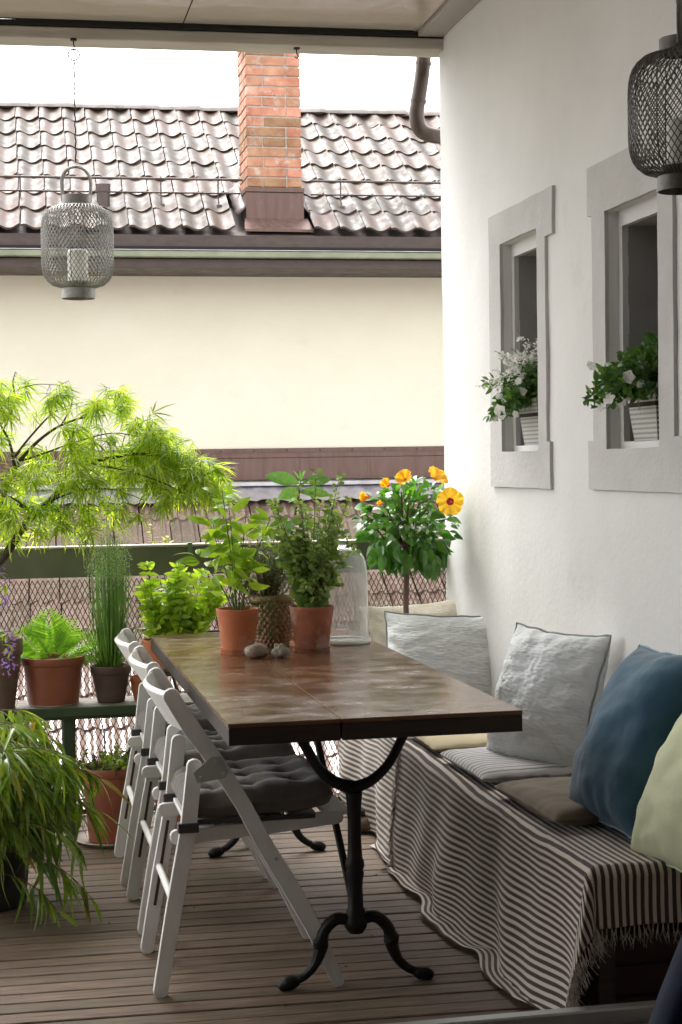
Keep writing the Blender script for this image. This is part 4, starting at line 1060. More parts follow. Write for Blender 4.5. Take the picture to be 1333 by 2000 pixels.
# tall seedling behind
t = thing('tall_seedling', 'tall single stemmed seedling with a few large glossy leaves behind the table pots', 'potted plant', (.93, 5.25, .75))
pot(t, .05, .09, MT['terra'], band=False)
pts = smoothpath([(.93, 5.25, .83), (.905, 5.25, .98), (.925, 5.25, 1.10), (.955, 5.25, 1.255)], 8); stems(t, [pts], MT['barkbr'], 'stem', (.005, .0035), 8)
fo = Foliage([leafmb(1, .42, 7, .22, .45, .55), leafmb(1, .46, 7, .12, .25, .6)])
for (f, d, s) in ((1, (-.95, -.2, .35), .125), (1, (.9, -.1, .25), .115), (.97, (-.7, -.5, -.25), .10), (.93, (.8, -.4, .1), .11), (.78, (-.55, -.6, -.45), .10), (.72, (.5, -.6, .2), .09), (.62, (-.3, -.6, -.7), .105), (.55, (.5, .4, .3), .09), (.8, (.2, .9, .2), .09), (.9, (-.4, .8, .1), .1)):
    fo.put(basis(pts[int(f*(len(pts)-1))], Vector(d), Vector((jit(.8), -.7, .8)), s=s*.9, rl=jit(.7)))
for k in range(7): a = k*.9; fo.put(basis(pts[-1], Vector((math.cos(a)*.3, math.sin(a)*.3, 1)), s=(.02, .05, .03)))
fo.finish(t, MT['magnolia'])
# bell glass
t = thing('glass_cloche', 'tall misty bell glass with a narrow neck standing at the far end of the table', 'glass cloche', (1.045, 5.02, .75))
pr = [(.080, .002), (.081, .02), (.0795, .10), (.079, .215), (.0765, .245), (.070, .270), (.058, .290), (.040, .301), (.022, .306), (.0135, .313), (.012, .326), (.019, .336), (.022, .346), (.017, .357), (.0, .361)]
inn = [(max(r_-.0035, 0), z-.0035 if r_ < .078 else z) for r_, z in pr[:9]][::-1]
b = MB(); b.lathe(pr+[(0, .3025)]+inn, 44, cap=False); link('bell', b.mesh('bell', MT['glass']), t, False)
b = MB(); b.lathe([(.084, .0005), (.086, .004), (.085, .010), (.081, .013), (.074, .012), (.071, .006), (.0, .005), (0, .0005)], 40); link('base_ring', b.mesh('base_ring', mat('milky glass base', (.72, .73, .70), rough=.25)), t, False)
# stones
def stone(label, c, rx, ry, rz, m, sd, rough):
    b = MB(); n = 18; vs = []; fs = []
    for i in range(n+1):
        for j in range(2*n):
            th_ = math.pi*i/n; ph = math.pi*j/n; d = Vector((math.sin(th_)*math.cos(ph), math.sin(th_)*math.sin(ph), math.cos(th_)))
            r_ = 1+rough*(nz3(d.x*1.6+sd, d.y*1.6, d.z*1.6)+.5*nz3(d.x*4+sd, d.y*4, d.z*4))
            vs.append((c[0]+d.x*rx*r_, c[1]+d.y*ry*r_, max(c[2]+d.z*rz*r_, .7505)))
    for i in range(n):
        for j in range(2*n): fs.append((i*2*n+j, i*2*n+(j+1) % (2*n), (i+1)*2*n+(j+1) % (2*n), (i+1)*2*n+j))
    b.add(vs, fs); o = b.build('stone', m, angle=60); tag(o, label, 'stone', 'stones on the table')
stone('smooth oval brown stone beside the orange pot on the table', (.716, 4.70, .7705), .038, .028, .022, MT['stone'], 3, .12)
stone('small jagged pale stone between the two table pots', (.783, 4.68, .7695), .024, .020, .022, MT['stone2'], 8, .38)

# ================================================================== GREEN BENCH WITH POTS
gb = thing('green_bench', 'old low bench with worn green paint carrying pots in front of the fence', 'bench', (.4, 5.87, 0))
MB().box(.005, .80, 5.755, 5.985, .452, .474, .006).build('seat_top', MT['bench_top'], gb)
MB().box(.002, .803, 5.746, 5.7545, .440, .474, .003).build('seat_edge', MT['green_paint'], gb)
MB().box(.05, .77, 5.756, 5.98, .430, .4515, .003).build('seat_board', MT['green_paint'], gb)
for x in (.185, .70):
    MB().box(x, x+.042, 5.78, 5.80, 0, .429, .003).build('leg', MT['green_paint'], gb); MB().box(x, x+.042, 5.93, 5.95, 0, .429, .003).build('leg', MT['green_paint'], gb)
    MB().box(x-.003, x+.045, 5.802, 5.928, .385, .428, .003).build('cross_rail', MT['green_paint'], gb)
b = MB(); bar(b, [(.33, .16), (.53, .41)], [.034, .034], 5.85, 5.87); b.build('brace', MT['green_paint'], gb)
def frond(L, n=17, wid=.30, seed=0):
    """pinnate fern frond along +y, drooping"""
    b = MB(); pts = []
    for k in range(n+1):
        t_ = k/n; pts.append(Vector((0, L*t_*(1-.12*t_), -.22*L*t_*t_)))
    b.tube(pts, lerpr([.0013, .0004], n+1), 3, cap=False)
    lf = leafmb(1, .15, 4, .1, .15, .30)
    for k in range(2, n+1):
        t_ = k/n; ln = L*wid*math.sin(math.pi*min(1, t_**.75*.93+.07))*1.0+.004
        for s in (-1, 1):
            d = Vector((s, .45, -.12+random.uniform(-.08, .08)))
            # leaflet with side lobes
            Mx = basis(pts[k], d, s=ln); b.add(lf.v, lf.f, Mx)
            for q in (.2, .4, .6):
                for ss in (-1, 1):
                    dd = (d.normalized()+Vector((-.5*ss*s*0, ss*1.0, 0))).normalized(); b.add(lf.v, lf.f, basis(pts[k]+d.normalized()*ln*q, dd, s=ln*.17*(1.2-q*.7)))
    return b
random.seed(5)
t = thing('potted_fern', 'bright green fern in a wide red brown pot on the green bench', 'potted plant', (.156, 5.86, .474))
pot(t, .111, .172, MT['terra_red'], taper=.80, rim=.16, rimout=1.05)
b = MB(); b.lathe([(.0885, .0015), (.0890, .003), (.0895, .006)], 36, cap=False, fn=lambda a, z, r: .0003*math.sin(a*7)); link('lime_line', b.mesh('lime_line', MT['saucer']), t, False)
base = Vector((.156, 5.86, .635)); fm = [frond(1, 19, .42).mesh('frond', MT['fern'], False), frond(1, 17, .34).mesh('frond', MT['fern'], False)]
for k, (dx, dy, dz, L_) in enumerate([(-.08, -.1, 1.0, .215), (.42, -.1, .8, .185), (-.6, -.1, .65, .185), (.85, 0, .55, .19), (-.95, .1, .35, .16), (1.1, -.1, .30, .19), (.1, .5, .9, .18), (-.25, -.5, .55, .12), (.35, -.6, .45, .12), (-.35, .2, 1, .19), (.2, .1, 1., .17)]):
    d = Vector((dx, dy, dz)); up = Vector((.1, -.9, .35)) if dz > .5 else Vector((0, -.45, .8))
    link('frond', fm[k % 2], t, True, basis(base+Vector((dx*.03, dy*.02, 0)), d, up, s=L_, rl=jit(.25)))
t = thing('potted_rush', 'tall fine rush with pale seed heads in a dark clay pot on the green bench', 'potted plant', (.360, 5.86, .474))
pot(t, .0725, .132, MT['terra_dark'], taper=.68, rim=.22)
base = Vector((.36, 5.86, .595)); b = MB(); sb = MB()
for k in range(230):
    a = random.uniform(0, 6.28); q = random.random()**.6; dx, dy = math.cos(a)*q, math.sin(a)*q; short = random.random() < .3
    hh = random.uniform(.30, .54) if not short else random.uniform(.05, .22); sp_ = .075 if not short else .12
    p0 = base+Vector((dx*.035, dy*.035, 0)); p2 = base+Vector((dx*sp_+jit(.01), dy*sp_, hh*(1-.15*q))); p1 = (p0+p2)/2+Vector((dx*.012, dy*.012, .02))
    b.tube([p0, p1, p2], [.0019, .0016, .0006], 3, cap=False)
    if not short and hh > .36:
        for m_ in range(16):
            f = random.uniform(.62, 1.05); pp_ = p1+(p2-p1)*f+Vector((jit(.012), jit(.012), jit(.012))); r_ = random.uniform(.0012, .0024); e = Vector((jit(1), jit(1), 1)).normalized()*r_*1.8
            sb.tube([pp_-e, pp_, pp_+e], [.0001, r_, .0001], 4, cap=False)
b.build('rush_stems', MT['rush'], t, kind='stuff'); sb.build('seed_heads', MT['seed'], t, kind='stuff')
t = thing('small_empty_pot', 'small plain terracotta pot standing right of the rush on the green bench', 'pot', (.470, 5.86, .474)); pot(t, .041, .088, MT['terra'], taper=.68, rim=.25)
t = thing('brown_clay_pot', 'tall brown mossy clay pot at the left edge on a dark round stand', 'pot', (-.030, 5.80, .452)); pot(t, .080, .272, MT['terra_brown'], taper=.58, rim=.22)
base = Vector((-.06, 5.76, .70)); fo = Foliage([leafmb(1, .7, 3, .3, .3, .6)]); sp = []; lf = Foliage([leafmb(1, .4, 4, .2, .4, .5)])
for (dx, dz) in ((.055, .20), (.04, .24), (.065, .02), (.05, -.05), (.07, -.02), (.02, .15)):
    pts = smoothpath([base, base+Vector((dx*.6, -.12, max(dz, .06))), base+Vector((dx, -.16, dz+.02))], 6); sp.append(pts)
    for k in range(34):
        p = pts[-1]+Vector((jit(.014), jit(.014), jit(.045)-.012)); fo.put(basis(p, rdir(), s=random.uniform(.008, .014)))
    for k in range(6): lf.put(basis(pts[random.randrange(3, len(pts))], rdir(), s=.03))
stems(t, sp, MT['stem_g'], 'stems', (.0015, .001), 4, True); fo.finish(t, MT['purple'], 'petal', 0, 'flowers'); lf.finish(t, MT['mint'], 'leaf', 60)
t = thing('plant_stand', 'dark round metal plant stand under the tall brown pot', 'plant stand', (-.03, 5.80, 0))
b = MB(); b.lathe([(0, .435), (.115, .435), (.118, .440), (.118, .448), (.115, .4515), (0, .4515)], 28); link('stand_top', b.mesh('stand_top', MT['iron']), t, False)
for k in range(3): a = k*2.1+.4; b = MB(); b.tube([(.09*math.cos(a), .09*math.sin(a), .435), (.11*math.cos(a), .11*math.sin(a), .0)], .006, 6); link('leg', b.mesh('leg', MT['iron']), t, False)
t = thing('black_planter', 'narrow black plastic plant pot half hidden behind the bamboo', 'pot', (.075, 5.62, 0)); o = pot(t, .042, .36, MT['black'], taper=.8, band=False, soil=.985)
t = thing('mint_pot', 'bushy bright green mint in a terracotta pot behind the chair backs', 'potted plant', (.52, 5.74, .60)); pot(t, .055, .105, MT['terra'], band=False)
base = Vector((.55, 5.78, .69)); fo = Foliage([leafmb(1, .52, 4, .3, .3, .45), leafmb(1, .45, 4, .2, .5, .42)]); sp = []
for k in range(24):
    dx = random.uniform(-.10, .21); dy = jit(.06); hh = random.uniform(.10, .25)*(1.05-abs(dx-.04)*1.4)
    if k < 4: dx, hh = (-.055, .05, .14, .19)[k], (.275, .27, .25, .2)[k]
    pts = smoothpath([base+Vector((dx*.3, dy*.3, -.04)), base+Vector((dx*.75, dy*.8, hh*.5)), base+Vector((dx, dy, hh))], 6); sp.append(pts); L_ = len(pts)
    for i in range(2, L_):
        for s in range(4):
            a = s*1.57+(i % 2)*.78; d = Vector((math.cos(a), math.sin(a), .25+jit(.2))); fo.put(basis(pts[i], d, rup(), s=random.uniform(.036, .056)*(1.05-.3*i/L_), rl=jit(.3)))
    for s in range(4): a = s*1.57; fo.put(basis(pts[-1], Vector((math.cos(a)*.6, math.sin(a)*.6, .8)), s=.022))
stems(t, sp, MT['stem_g'], 'stems', (.0018, .001), 4, True); fo.finish(t, MT['mint'], limit=280)
t = thing('planter_trough', 'brown wooden trough behind the far end of the table', 'planter', (.72, 5.95, 0))
MB().box(.50, 1.02, 5.90, 5.915, .64, .705, .002).build('front_board', MT['wood_dark'], t); MB().box(.50, 1.02, 5.99, 6.005, .64, .705, .002).build('back_board', MT['wood_dark'], t)
MB().box(.505, 1.015, 5.9155, 5.9895, .64, .685, .002).build('soil', MT['soil'], t); 
for x in (.50, 1.005): MB().box(x, x+.015, 5.9155, 5.9895, .64, .705).build('end_board', MT['wood_dark'], t, smooth=False)
for x in (.52, .98): MB().box(x, x+.02, 5.94, 5.96, 0, .639).build('leg', MT['wood_dark'], t, smooth=False)
# stand that carries the mint pot
t = thing('pot_stool', 'small dark wooden stool under the mint pot', 'stool', (.52, 5.74, 0)); b = MB(); b.lathe([(0, .58), (.075, .58), (.075, .60), (0, .60)], 20); link('stool_top', b.mesh('stool_top', MT['wood_dark']), t, False)
for k in range(3): a = k*2.1; b = MB(); b.tube([(.05*math.cos(a), .05*math.sin(a), .58), (.075*math.cos(a), .075*math.sin(a), .476)], .006, 6); link('leg', b.mesh('leg', MT['wood_dark']), t, False)

# big floor pot
random.seed(9)
t = thing('floor_pot', 'large red brown terracotta pot with low herbs on a cream saucer on the deck', 'potted plant', (.352, 5.72, 0))
b = MB(); b.lathe([(0, 0), (.115, 0), (.138, .016), (.134, .018), (.11, .006), (0, .006)], 32); link('saucer', b.mesh('saucer', MT['saucer']), t, False)
o = pot(t, .110, .262, MT['terra_red'], taper=.80, rim=.12, rimout=1.04, soil=.95); o.matrix_basis = Matrix.Translation((0, 0, .007))
base = Vector((.352, 5.72, .255)); fo = Foliage([leafmb(1, .7, 3, .2, .3, .5)]); fr = Foliage([leafmb(1, .6, 3, .2, .3, .5)]); sp = []
for k in range(70):
    a = random.uniform(0, 6.28); q = random.random()**.5; p0 = base+Vector((math.cos(a)*.09*q, math.sin(a)*.09*q, 0)); p1 = p0+Vector((math.cos(a)*.04*q, math.sin(a)*.04*q, random.uniform(.02, .075))); sp.append([p0, p1])
    for m_ in range(5): (fo if k % 3 else fr).put(basis(p0+(p1-p0)*random.uniform(.4, 1), rdir(), s=random.uniform(.014, .026)))
stems(t, sp, MT['stem_g'], 'stems', (.0012, .0008), 3, True); fo.finish(t, MT['mint'], limit=120); fr.finish(t, MT['purpl_leaf'], limit=60)
t = thing('rear_floor_pot', 'orange terracotta pot behind the chair legs beside the large floor pot', 'pot', (.575, 5.80, 0)); pot(t, .075, .25, MT['terra'], taper=.75, rim=.14)
# ================================================================== BAMBOO
t = thing('potted_bamboo', 'arching bamboo with long drooping leaves in the lower left corner', 'potted plant', (-.07, 4.98, 0))
pot(t, .135, .26, mat('grey planter', (.035, .032, .028), rough=.6), taper=.8, band=False)
base = Vector((-.085, 4.98, .30)); protos = [leafmb(1, .125, 6, .25, .35, .3), leafmb(1, .11, 6, .3, .7, .3), leafmb(1, .15, 6, .2, .15, .32)]
fo = Foliage(protos); fy_ = Foliage(protos); culms = []
def spray(p0, d, ln, n):
    pts = []; p = Vector(p0); d = Vector(d).normalized()
    for k in range(8):
        pts.append(p.copy()); d = (d+Vector((0, 0, -.17))).normalized(); p = p+d*ln/7
    culms.append(pts)
    for k in range(n):
        f = random.uniform(.15, 1.); i = min(int(f*7), 6); q = pts[i]+(pts[i+1]-pts[i])*(f*7-i); t_ = (pts[i+1]-pts[i]).normalized()
        dd = (t_*random.uniform(.4, 1.1)+Vector((jit(.8), jit(.8), jit(.35)-.45))).normalized()
        (fo if random.random() > .05 else fy_).put(basis(q, dd, s=random.uniform(.07, .145), rl=jit(.7)))
for k in range(135):
    a = random.uniform(0, 6.28); q = random.random()**.5
    top = Vector((math.cos(a)*.16*q-.01, math.sin(a)*.22*q-.06, random.uniform(-.05, .31)))
    culms.append(smoothpath([base+Vector((math.cos(a)*.07*q, math.sin(a)*.07*q, -.02)), base+top*.6, base+top], 4))
    for m_ in range(2):
        aa = a+jit(.9); spray(base+top*random.uniform(.75, 1), (math.cos(aa), math.sin(aa), random.uniform(-.1, .7)), random.uniform(.10, .22), 9)
spray((.02, 4.80, .36), (.9, -.2, .45), .26, 20); spray((.0, 4.72, .30), (.75, -.25, .2), .24, 16); spray((-.02, 4.72, .22), (.8, -.1, .05), .30, 14); spray((.05, 4.8, .43), (1, 0, .3), .20, 16)
spray((-.05, 4.7, .50), (.6, -.1, .4), .22, 18); spray((.04, 4.85, .42), (1, .1, .55), .24, 22); spray((.02, 4.8, .38), (1, -.2, .3), .26, 20); spray((-.03, 4.75, .22), (.9, -.4, .2), .26, 18); spray((-.05, 4.75, .15), (.7, -.3, .1), .22, 14)
stems(t, culms, MT['stem_b'], 'culms', (.0022, .0009), 4, True); fo.finish(t, MT['bamboo'], limit=300); fy_.finish(t, MT['bamboo_y'], limit=60)

# ================================================================== JAPANESE MAPLE
random.seed(31)
t = thing('japanese_maple', 'japanese maple with feathery yellow green leaves arching over the fence from the left', 'tree', (-.40, 5.75, 0))
pot(t, .16, .30, MT['terra_brown'], taper=.75, rim=.14)
tr = MB(); Yc = 5.8
def br(pts, r0_, r1_):
    p = smoothpath(pts, 6); tr.tube(p, lerpr([r0_, r1_], len(p)), 8); return p
trunk = br([(-.40, 5.75, .27), (-.36, 5.76, .50), (-.22, 5.77, .74), (-.10, 5.78, .90), (.0, Yc, 1.02), (.07, Yc, 1.125), (.135, Yc, 1.185), (.205, Yc, 1.25), (.255, Yc, 1.295), (.305, Yc, 1.335), (.37, Yc-.02, 1.352)], .020, .0060)
brs = [trunk[24:]]
def B_(pts, a, c): p = br(pts, a, c); brs.append(p); return p
B_([(.37, 5.78, 1.352), (.47, 5.76, 1.365), (.57, 5.76, 1.345), (.66, 5.77, 1.30), (.73, 5.78, 1.25)], .0058, .0018)
B_([(.30, 5.8, 1.33), (.40, 5.70, 1.31), (.52, 5.66, 1.27), (.62, 5.66, 1.22)], .004, .0015)
bb = B_([(-.03, 5.8, .98), (-.03, 5.84, 1.15), (.035, 5.86, 1.315), (.075, 5.86, 1.37), (.125, 5.86, 1.42), (.19, 5.86, 1.465), (.27, 5.86, 1.495), (.36, 5.86, 1.505)], .010, .0022)
B_([(.20, 5.86, 1.468), (.235, 5.87, 1.53), (.245, 5.87, 1.575)], .0035, .0014)
B_([(.26, 5.86, 1.492), (.32, 5.85, 1.535), (.36, 5.85, 1.565), (.42, 5.85, 1.55)], .0035, .0012)
B_([(.035, 5.86, 1.315), (.02, 5.84, 1.41), (-.02, 5.82, 1.50), (-.03, 5.8, 1.62)], .006, .002)
B_([(.0, 5.83, 1.46), (.04, 5.82, 1.55), (.035, 5.82, 1.62), (.045, 5.82, 1.66)], .004, .0012)
B_([(.035, 5.87, 1.36), (.10, 5.9, 1.44), (.18, 5.92, 1.52), (.26, 5.93, 1.55)], .005, .0014)
B_([(.06, 5.86, 1.345), (.15, 5.86, 1.375), (.25, 5.84, 1.41), (.38, 5.82, 1.44), (.50, 5.82, 1.42)], .004, .0012)
B_([(.15, 5.8, 1.2), (.26, 5.72, 1.24), (.37, 5.70, 1.24), (.48, 5.70, 1.20)], .004, .0012)
B_([(.10, 5.8, 1.15), (.02, 5.7, 1.22), (-.08, 5.68, 1.25)], .004, .0012)
B_([(.21, 5.8, 1.255), (.215, 5.80, 1.33), (.235, 5.8, 1.41)], .002, .0010)
B_([(-.03, 5.82, 1.05), (-.12, 5.8, 1.25), (-.2, 5.8, 1.4), (-.25, 5.8, 1.5)], .008, .002)
B_([(.06, 5.82, 1.60), (.12, 5.82, 1.615), (.20, 5.83, 1.612)], .0018, .0010)
tr.build('trunk', MT['bark'], t)
def mapleleaf(nl=7, dr=.7):
    b = MB()
    for k in range(nl):
        a = (k-(nl-1)/2)*.36+jit(.08); ln = (1-.11*abs(k-(nl-1)/2))*random.uniform(.9, 1.05)
        l = leafmb(ln, .062, 5, .1, dr*random.uniform(.5, 1.3), .38); b.add(l.v, l.f, Matrix.Rotation(-a, 4, 'Z') @ Matrix.Rotation(jit(.3), 4, 'X'))
    return b
fo = Foliage([mapleleaf(7, .5), mapleleaf(7, .9), mapleleaf(5, .7), mapleleaf(7, .25)]); tw = []
top = [(-.25, 1.58), (-.05, 1.66), (.05, 1.66), (.09, 1.63), (.20, 1.60), (.26, 1.635), (.33, 1.635), (.42, 1.60), (.48, 1.555), (.53, 1.50), (.60, 1.455), (.68, 1.40), (.74, 1.33), (.80, 1.235)]
bot = [(-.25, 1.10), (.0, 1.08), (.10, 1.07), (.22, 1.08), (.36, 1.08), (.45, 1.12), (.54, 1.17), (.62, 1.175), (.72, 1.19), (.80, 1.21)]
def itp(tb_, x):
    for (a, c), (d, e) in zip(tb_, tb_[1:]):
        if a <= x <= d: return c+(e-c)*(x-a)/(d-a)
    return tb_[0][1] if x < tb_[0][0] else tb_[-1][1]
allp = [p for q in brs for p in q]
for k in range(350):
    x = random.uniform(-.25, .765); zt, zb = itp(top, x), itp(bot, x)
    f = random.random()
    if x < .22 and .25 < (f) < .72 and random.random() < .50: continue      # airy middle left
    z = zb+(zt-zb)*f-.012; y = 5.8+jit(.24)*(1-.2*f); p = Vector((x, y, z))
    if p.z > zt-.01: p.z = zt-.02
    nb = min(allp, key=lambda q: (q-p-Vector((.03, 0, .02))).length+(.15 if q.x > p.x+.02 else 0))
    if (nb-p).length > .22: p = nb+(p-nb)*.22/(p-nb).length
    mid = (nb+p)/2+Vector((jit(.012), jit(.012), .018)); tw.append([nb, mid, p])
    od = (p-nb); od.z = 0; od = od.normalized() if od.length > 1e-3 else Vector((1, 0, 0))
    for m_ in range(random.randint(4, 6)):
        a = jit(2.6); d = Matrix.Rotation(a, 3, 'Z') @ od; d.z = random.uniform(-.95, .5)
        q = nb+(p-nb)*random.uniform(.45, 1.05)+Vector((jit(.012), jit(.012), jit(.012)))
        fo.put(basis(q, d, s=random.uniform(.055, .10), rl=jit(.9)))
stems(t, tw, MT['bark'], 'twigs', (.0013, .0007), 3, True); fo.finish(t, MT['maple'], limit=300)
# sprouts beyond the rail
for (x, y, z, lb) in ((.60, 6.32, 1.02, 'yellow green sprout poking above the rail beside the metal clip'), (1.03, 6.32, 1.03, 'yellow green sprout behind the tall seedling above the rail')):
    t = thing('sprout', lb, 'plant', (x, y, z-.3), 'sprouts beyond the fence rail'); fo = Foliage([leafmb(1, .42, 4, .2, .3, .5)]); sp = []
    for k in range(6):
        p1 = Vector((x+jit(.05), y+jit(.03), z+random.uniform(.0, .075))); sp.append(smoothpath([(x+jit(.02), y, z-.3), (p1.x*.7+x*.3, y, z-.1), p1], 4))
        for m_ in range(8): fo.put(basis(p1-Vector((0, 0, m_//2*.014)), Vector((jit(1), jit(1), .4)), s=random.uniform(.022, .036)))
    stems(t, sp, MT['stem_g'], 'stems', (.002, .001), 4, True); fo.finish(t, MT['sprout'])

# ================================================================== HIBISCUS
random.seed(41)
t = thing('hibiscus_tree', 'hibiscus grown as a small standard tree with yellow orange flowers beside the white wall', 'potted tree', (1.462, 5.86, 0))
hx, hy = 1.462, 5.86
b = MB(); tp = smoothpath([(hx, hy, .40), (hx+.004, hy, .6), (hx-.002, hy, .78), (hx+.003, hy, .95), (hx-.004, hy, 1.03)], 5); b.tube(tp, lerpr([.012, .0095], len(tp)), 10)
cen = Vector((hx+.005, hy, 1.09)); tips = []
for k in range(22):
    d = rdir(); d.z = d.z*.8+.15; e = cen+Vector((d.x*.16, d.y*.13, d.z*.15)); pts = smoothpath([(hx-.003, hy, 1.0+jit(.02)), (Vector((hx, hy, 1.03))+e)/2+Vector((jit(.02), jit(.02), jit(.02))), e], 4); b.tube(pts, lerpr([.0055, .002], len(pts)), 6); tips.append(e)
b.tube(smoothpath([(hx, hy, .97), (hx-.06, hy-.03, 1.005), (hx-.13, hy-.04, 1.09), (hx-.16, hy-.03, 1.13)], 4), lerpr([.005, .002], 13), 6)
b.build('trunk', MT['barkbr'], t); pot(t, .11, .22, MT['terra_brown'])
link_pot = [c for c in t.children if c.name.startswith('pot')]
b = MB(); b.tube([(hx, hy, .18), (hx, hy, .41)], .0125, 10); b.build('lower_trunk', MT['barkbr'], t)
fo = Foliage([leafmb(1, .56, 6, .30, .35, .42), leafmb(1, .62, 6, .18, .6, .45), leafmb(1, .50, 6, .4, .2, .4)]); fn_ = Foliage([leafmb(1, .55, 5, .3, .3, .45)])
n_ = 0
while n_ < 520:
    d = rdir(); r_ = random.random()**.45; p = cen+Vector((d.x*.185*r_, d.y*.15*r_, d.z*.165*r_))
    if p.x > XW-.045: continue
    if p.z < 1.02 and abs(p.x-hx) < .02: continue
    od = (p-cen).normalized()
    low = p.z < 1.03
    dd = (od*.9+Vector((jit(.9), jit(.9)-.3, -.15 if not low else -1.4))).normalized()
    if p.z > 1.19 and random.random() < .35: fn_.put(basis(p, (od+Vector((jit(.5), jit(.5), .3))), s=random.uniform(.03, .05)))
    else: fo.put(basis(p, dd, rup() if random.random() < .6 else Vector((0, 0, 1)), s=random.uniform(.032, .058)*(1.25 if low else 1), rl=jit(.8)))
    n_ += 1
for k in range(26):
    a = jit(1); fo.put(basis(Vector((hx+jit(.13), hy-.05+jit(.08), .985+jit(.03))), Vector((jit(.4), -.35, -1)), s=random.uniform(.06, .085), rl=jit(.5)))
fo.finish(t, MT['hib']); fn_.finish(t, MT['hibnew'])
def petal_mb():
    b = MB(); n = 8; m_ = 8; vs = []; fs = []
    for i in range(n+1):
        for j in range(m_+1):
            r_ = i/n; s_ = (j/m_*2-1); wd = .62+.14*r_
            a = s_*wd*(1-.25*max(0, r_-.75)*4*abs(s_)**3*.4); L_ = r_*(1-.16*abs(s_)**3+.03*math.sin(s_*11)*r_)
            vs.append((math.sin(a)*L_, math.cos(a)*L_, .26*r_**2-.16*r_**4+.085*r_**3*math.sin(s_*7+2)+.05*r_**2*math.sin(s_*15+1)*r_+.03*r_*(abs(s_)))) 
    for i in range(n):
        for j in range(m_): a = i*(m_+1)+j; fs.append((a, a+1, a+m_+2, a+m_+1))
    b.add(vs, fs); return b
pm = petal_mb().mesh('petal', MT['petal'])
def flower(t, p, d, s, npt=5, close=0., centre=True):
    Mf = basis(p, Vector((0, 0, 1)) if abs(Vector(d).normalized().z) < .9 else Vector((0, 1, 0)), s=s)
    z = Vector(d).normalized(); x = Vector((0, 0, 1)).cross(z); x = x.normalized() if x.length > .05 else Vector((1, 0, 0)); y = z.cross(x)
    Mf = Matrix.Translation(p) @ Matrix((x, y, z)).transposed().to_4x4() @ Matrix.Scale(s, 4)
    b = MB(); b.lathe([(0, .002), (.13, .03), (.16, .055), (.12, .07), (0, .05)], 10); 
    for k in range(5): b.add(*(lambda m_: (m_.v, m_.f))(leafmb(.30, .40, 3, .1, -.3, .5)), Matrix.Rotation(k*1.257+.2, 4, 'Z') @ Matrix.Translation((0, 0, .028)))
    eye = link('flower', b.mesh('flower_eye', MT['redeye']), t, True, Mf)
    for k in range(npt):
        link('petal', pm, eye, True, Mf @ Matrix.Rotation(k*2*math.pi/npt, 4, 'Z') @ Matrix.Rotation(close, 4, 'X') @ Matrix.Translation((0, 0, .004*k)))
    if centre:
        b = MB(); b.tube([(0, 0, .02), (.02, -.03, .32), (.03, -.06, .52)], [.035, .025, .03], 6)
        for k in range(14): q = rdir()*.06; b.tube([(.028, -.055, .40+.01*k), (.028+q.x, -.055+q.y, .40+.01*k+q.z*.5)], [.01, .014], 4)
        link('stamen', b.mesh('stamen', MT['stamen']), eye, True, Mf)
flower(t, Vector((1.590, 5.70, 1.175)), (-.05, -1, .08), .052)
flower(t, Vector((1.545, 5.74, 1.256)), (.45, -.65, .7), .050, close=.45)
flower(t, Vector((1.435, 5.74, 1.256)), (-.55, -.7, .55), .040, close=.55)
flower(t, Vector((1.375, 5.76, 1.235)), (-.7, -.5, .5), .034, close=.9, centre=False)
flower(t, Vector((1.305, 5.78, 1.195)), (-.95, -.2, .05), .036, close=1.15, centre=False)
flower(t, Vector((1.345, 5.76, 1.165)), (-.5, -.6, .6), .020, close=1.1, centre=False)
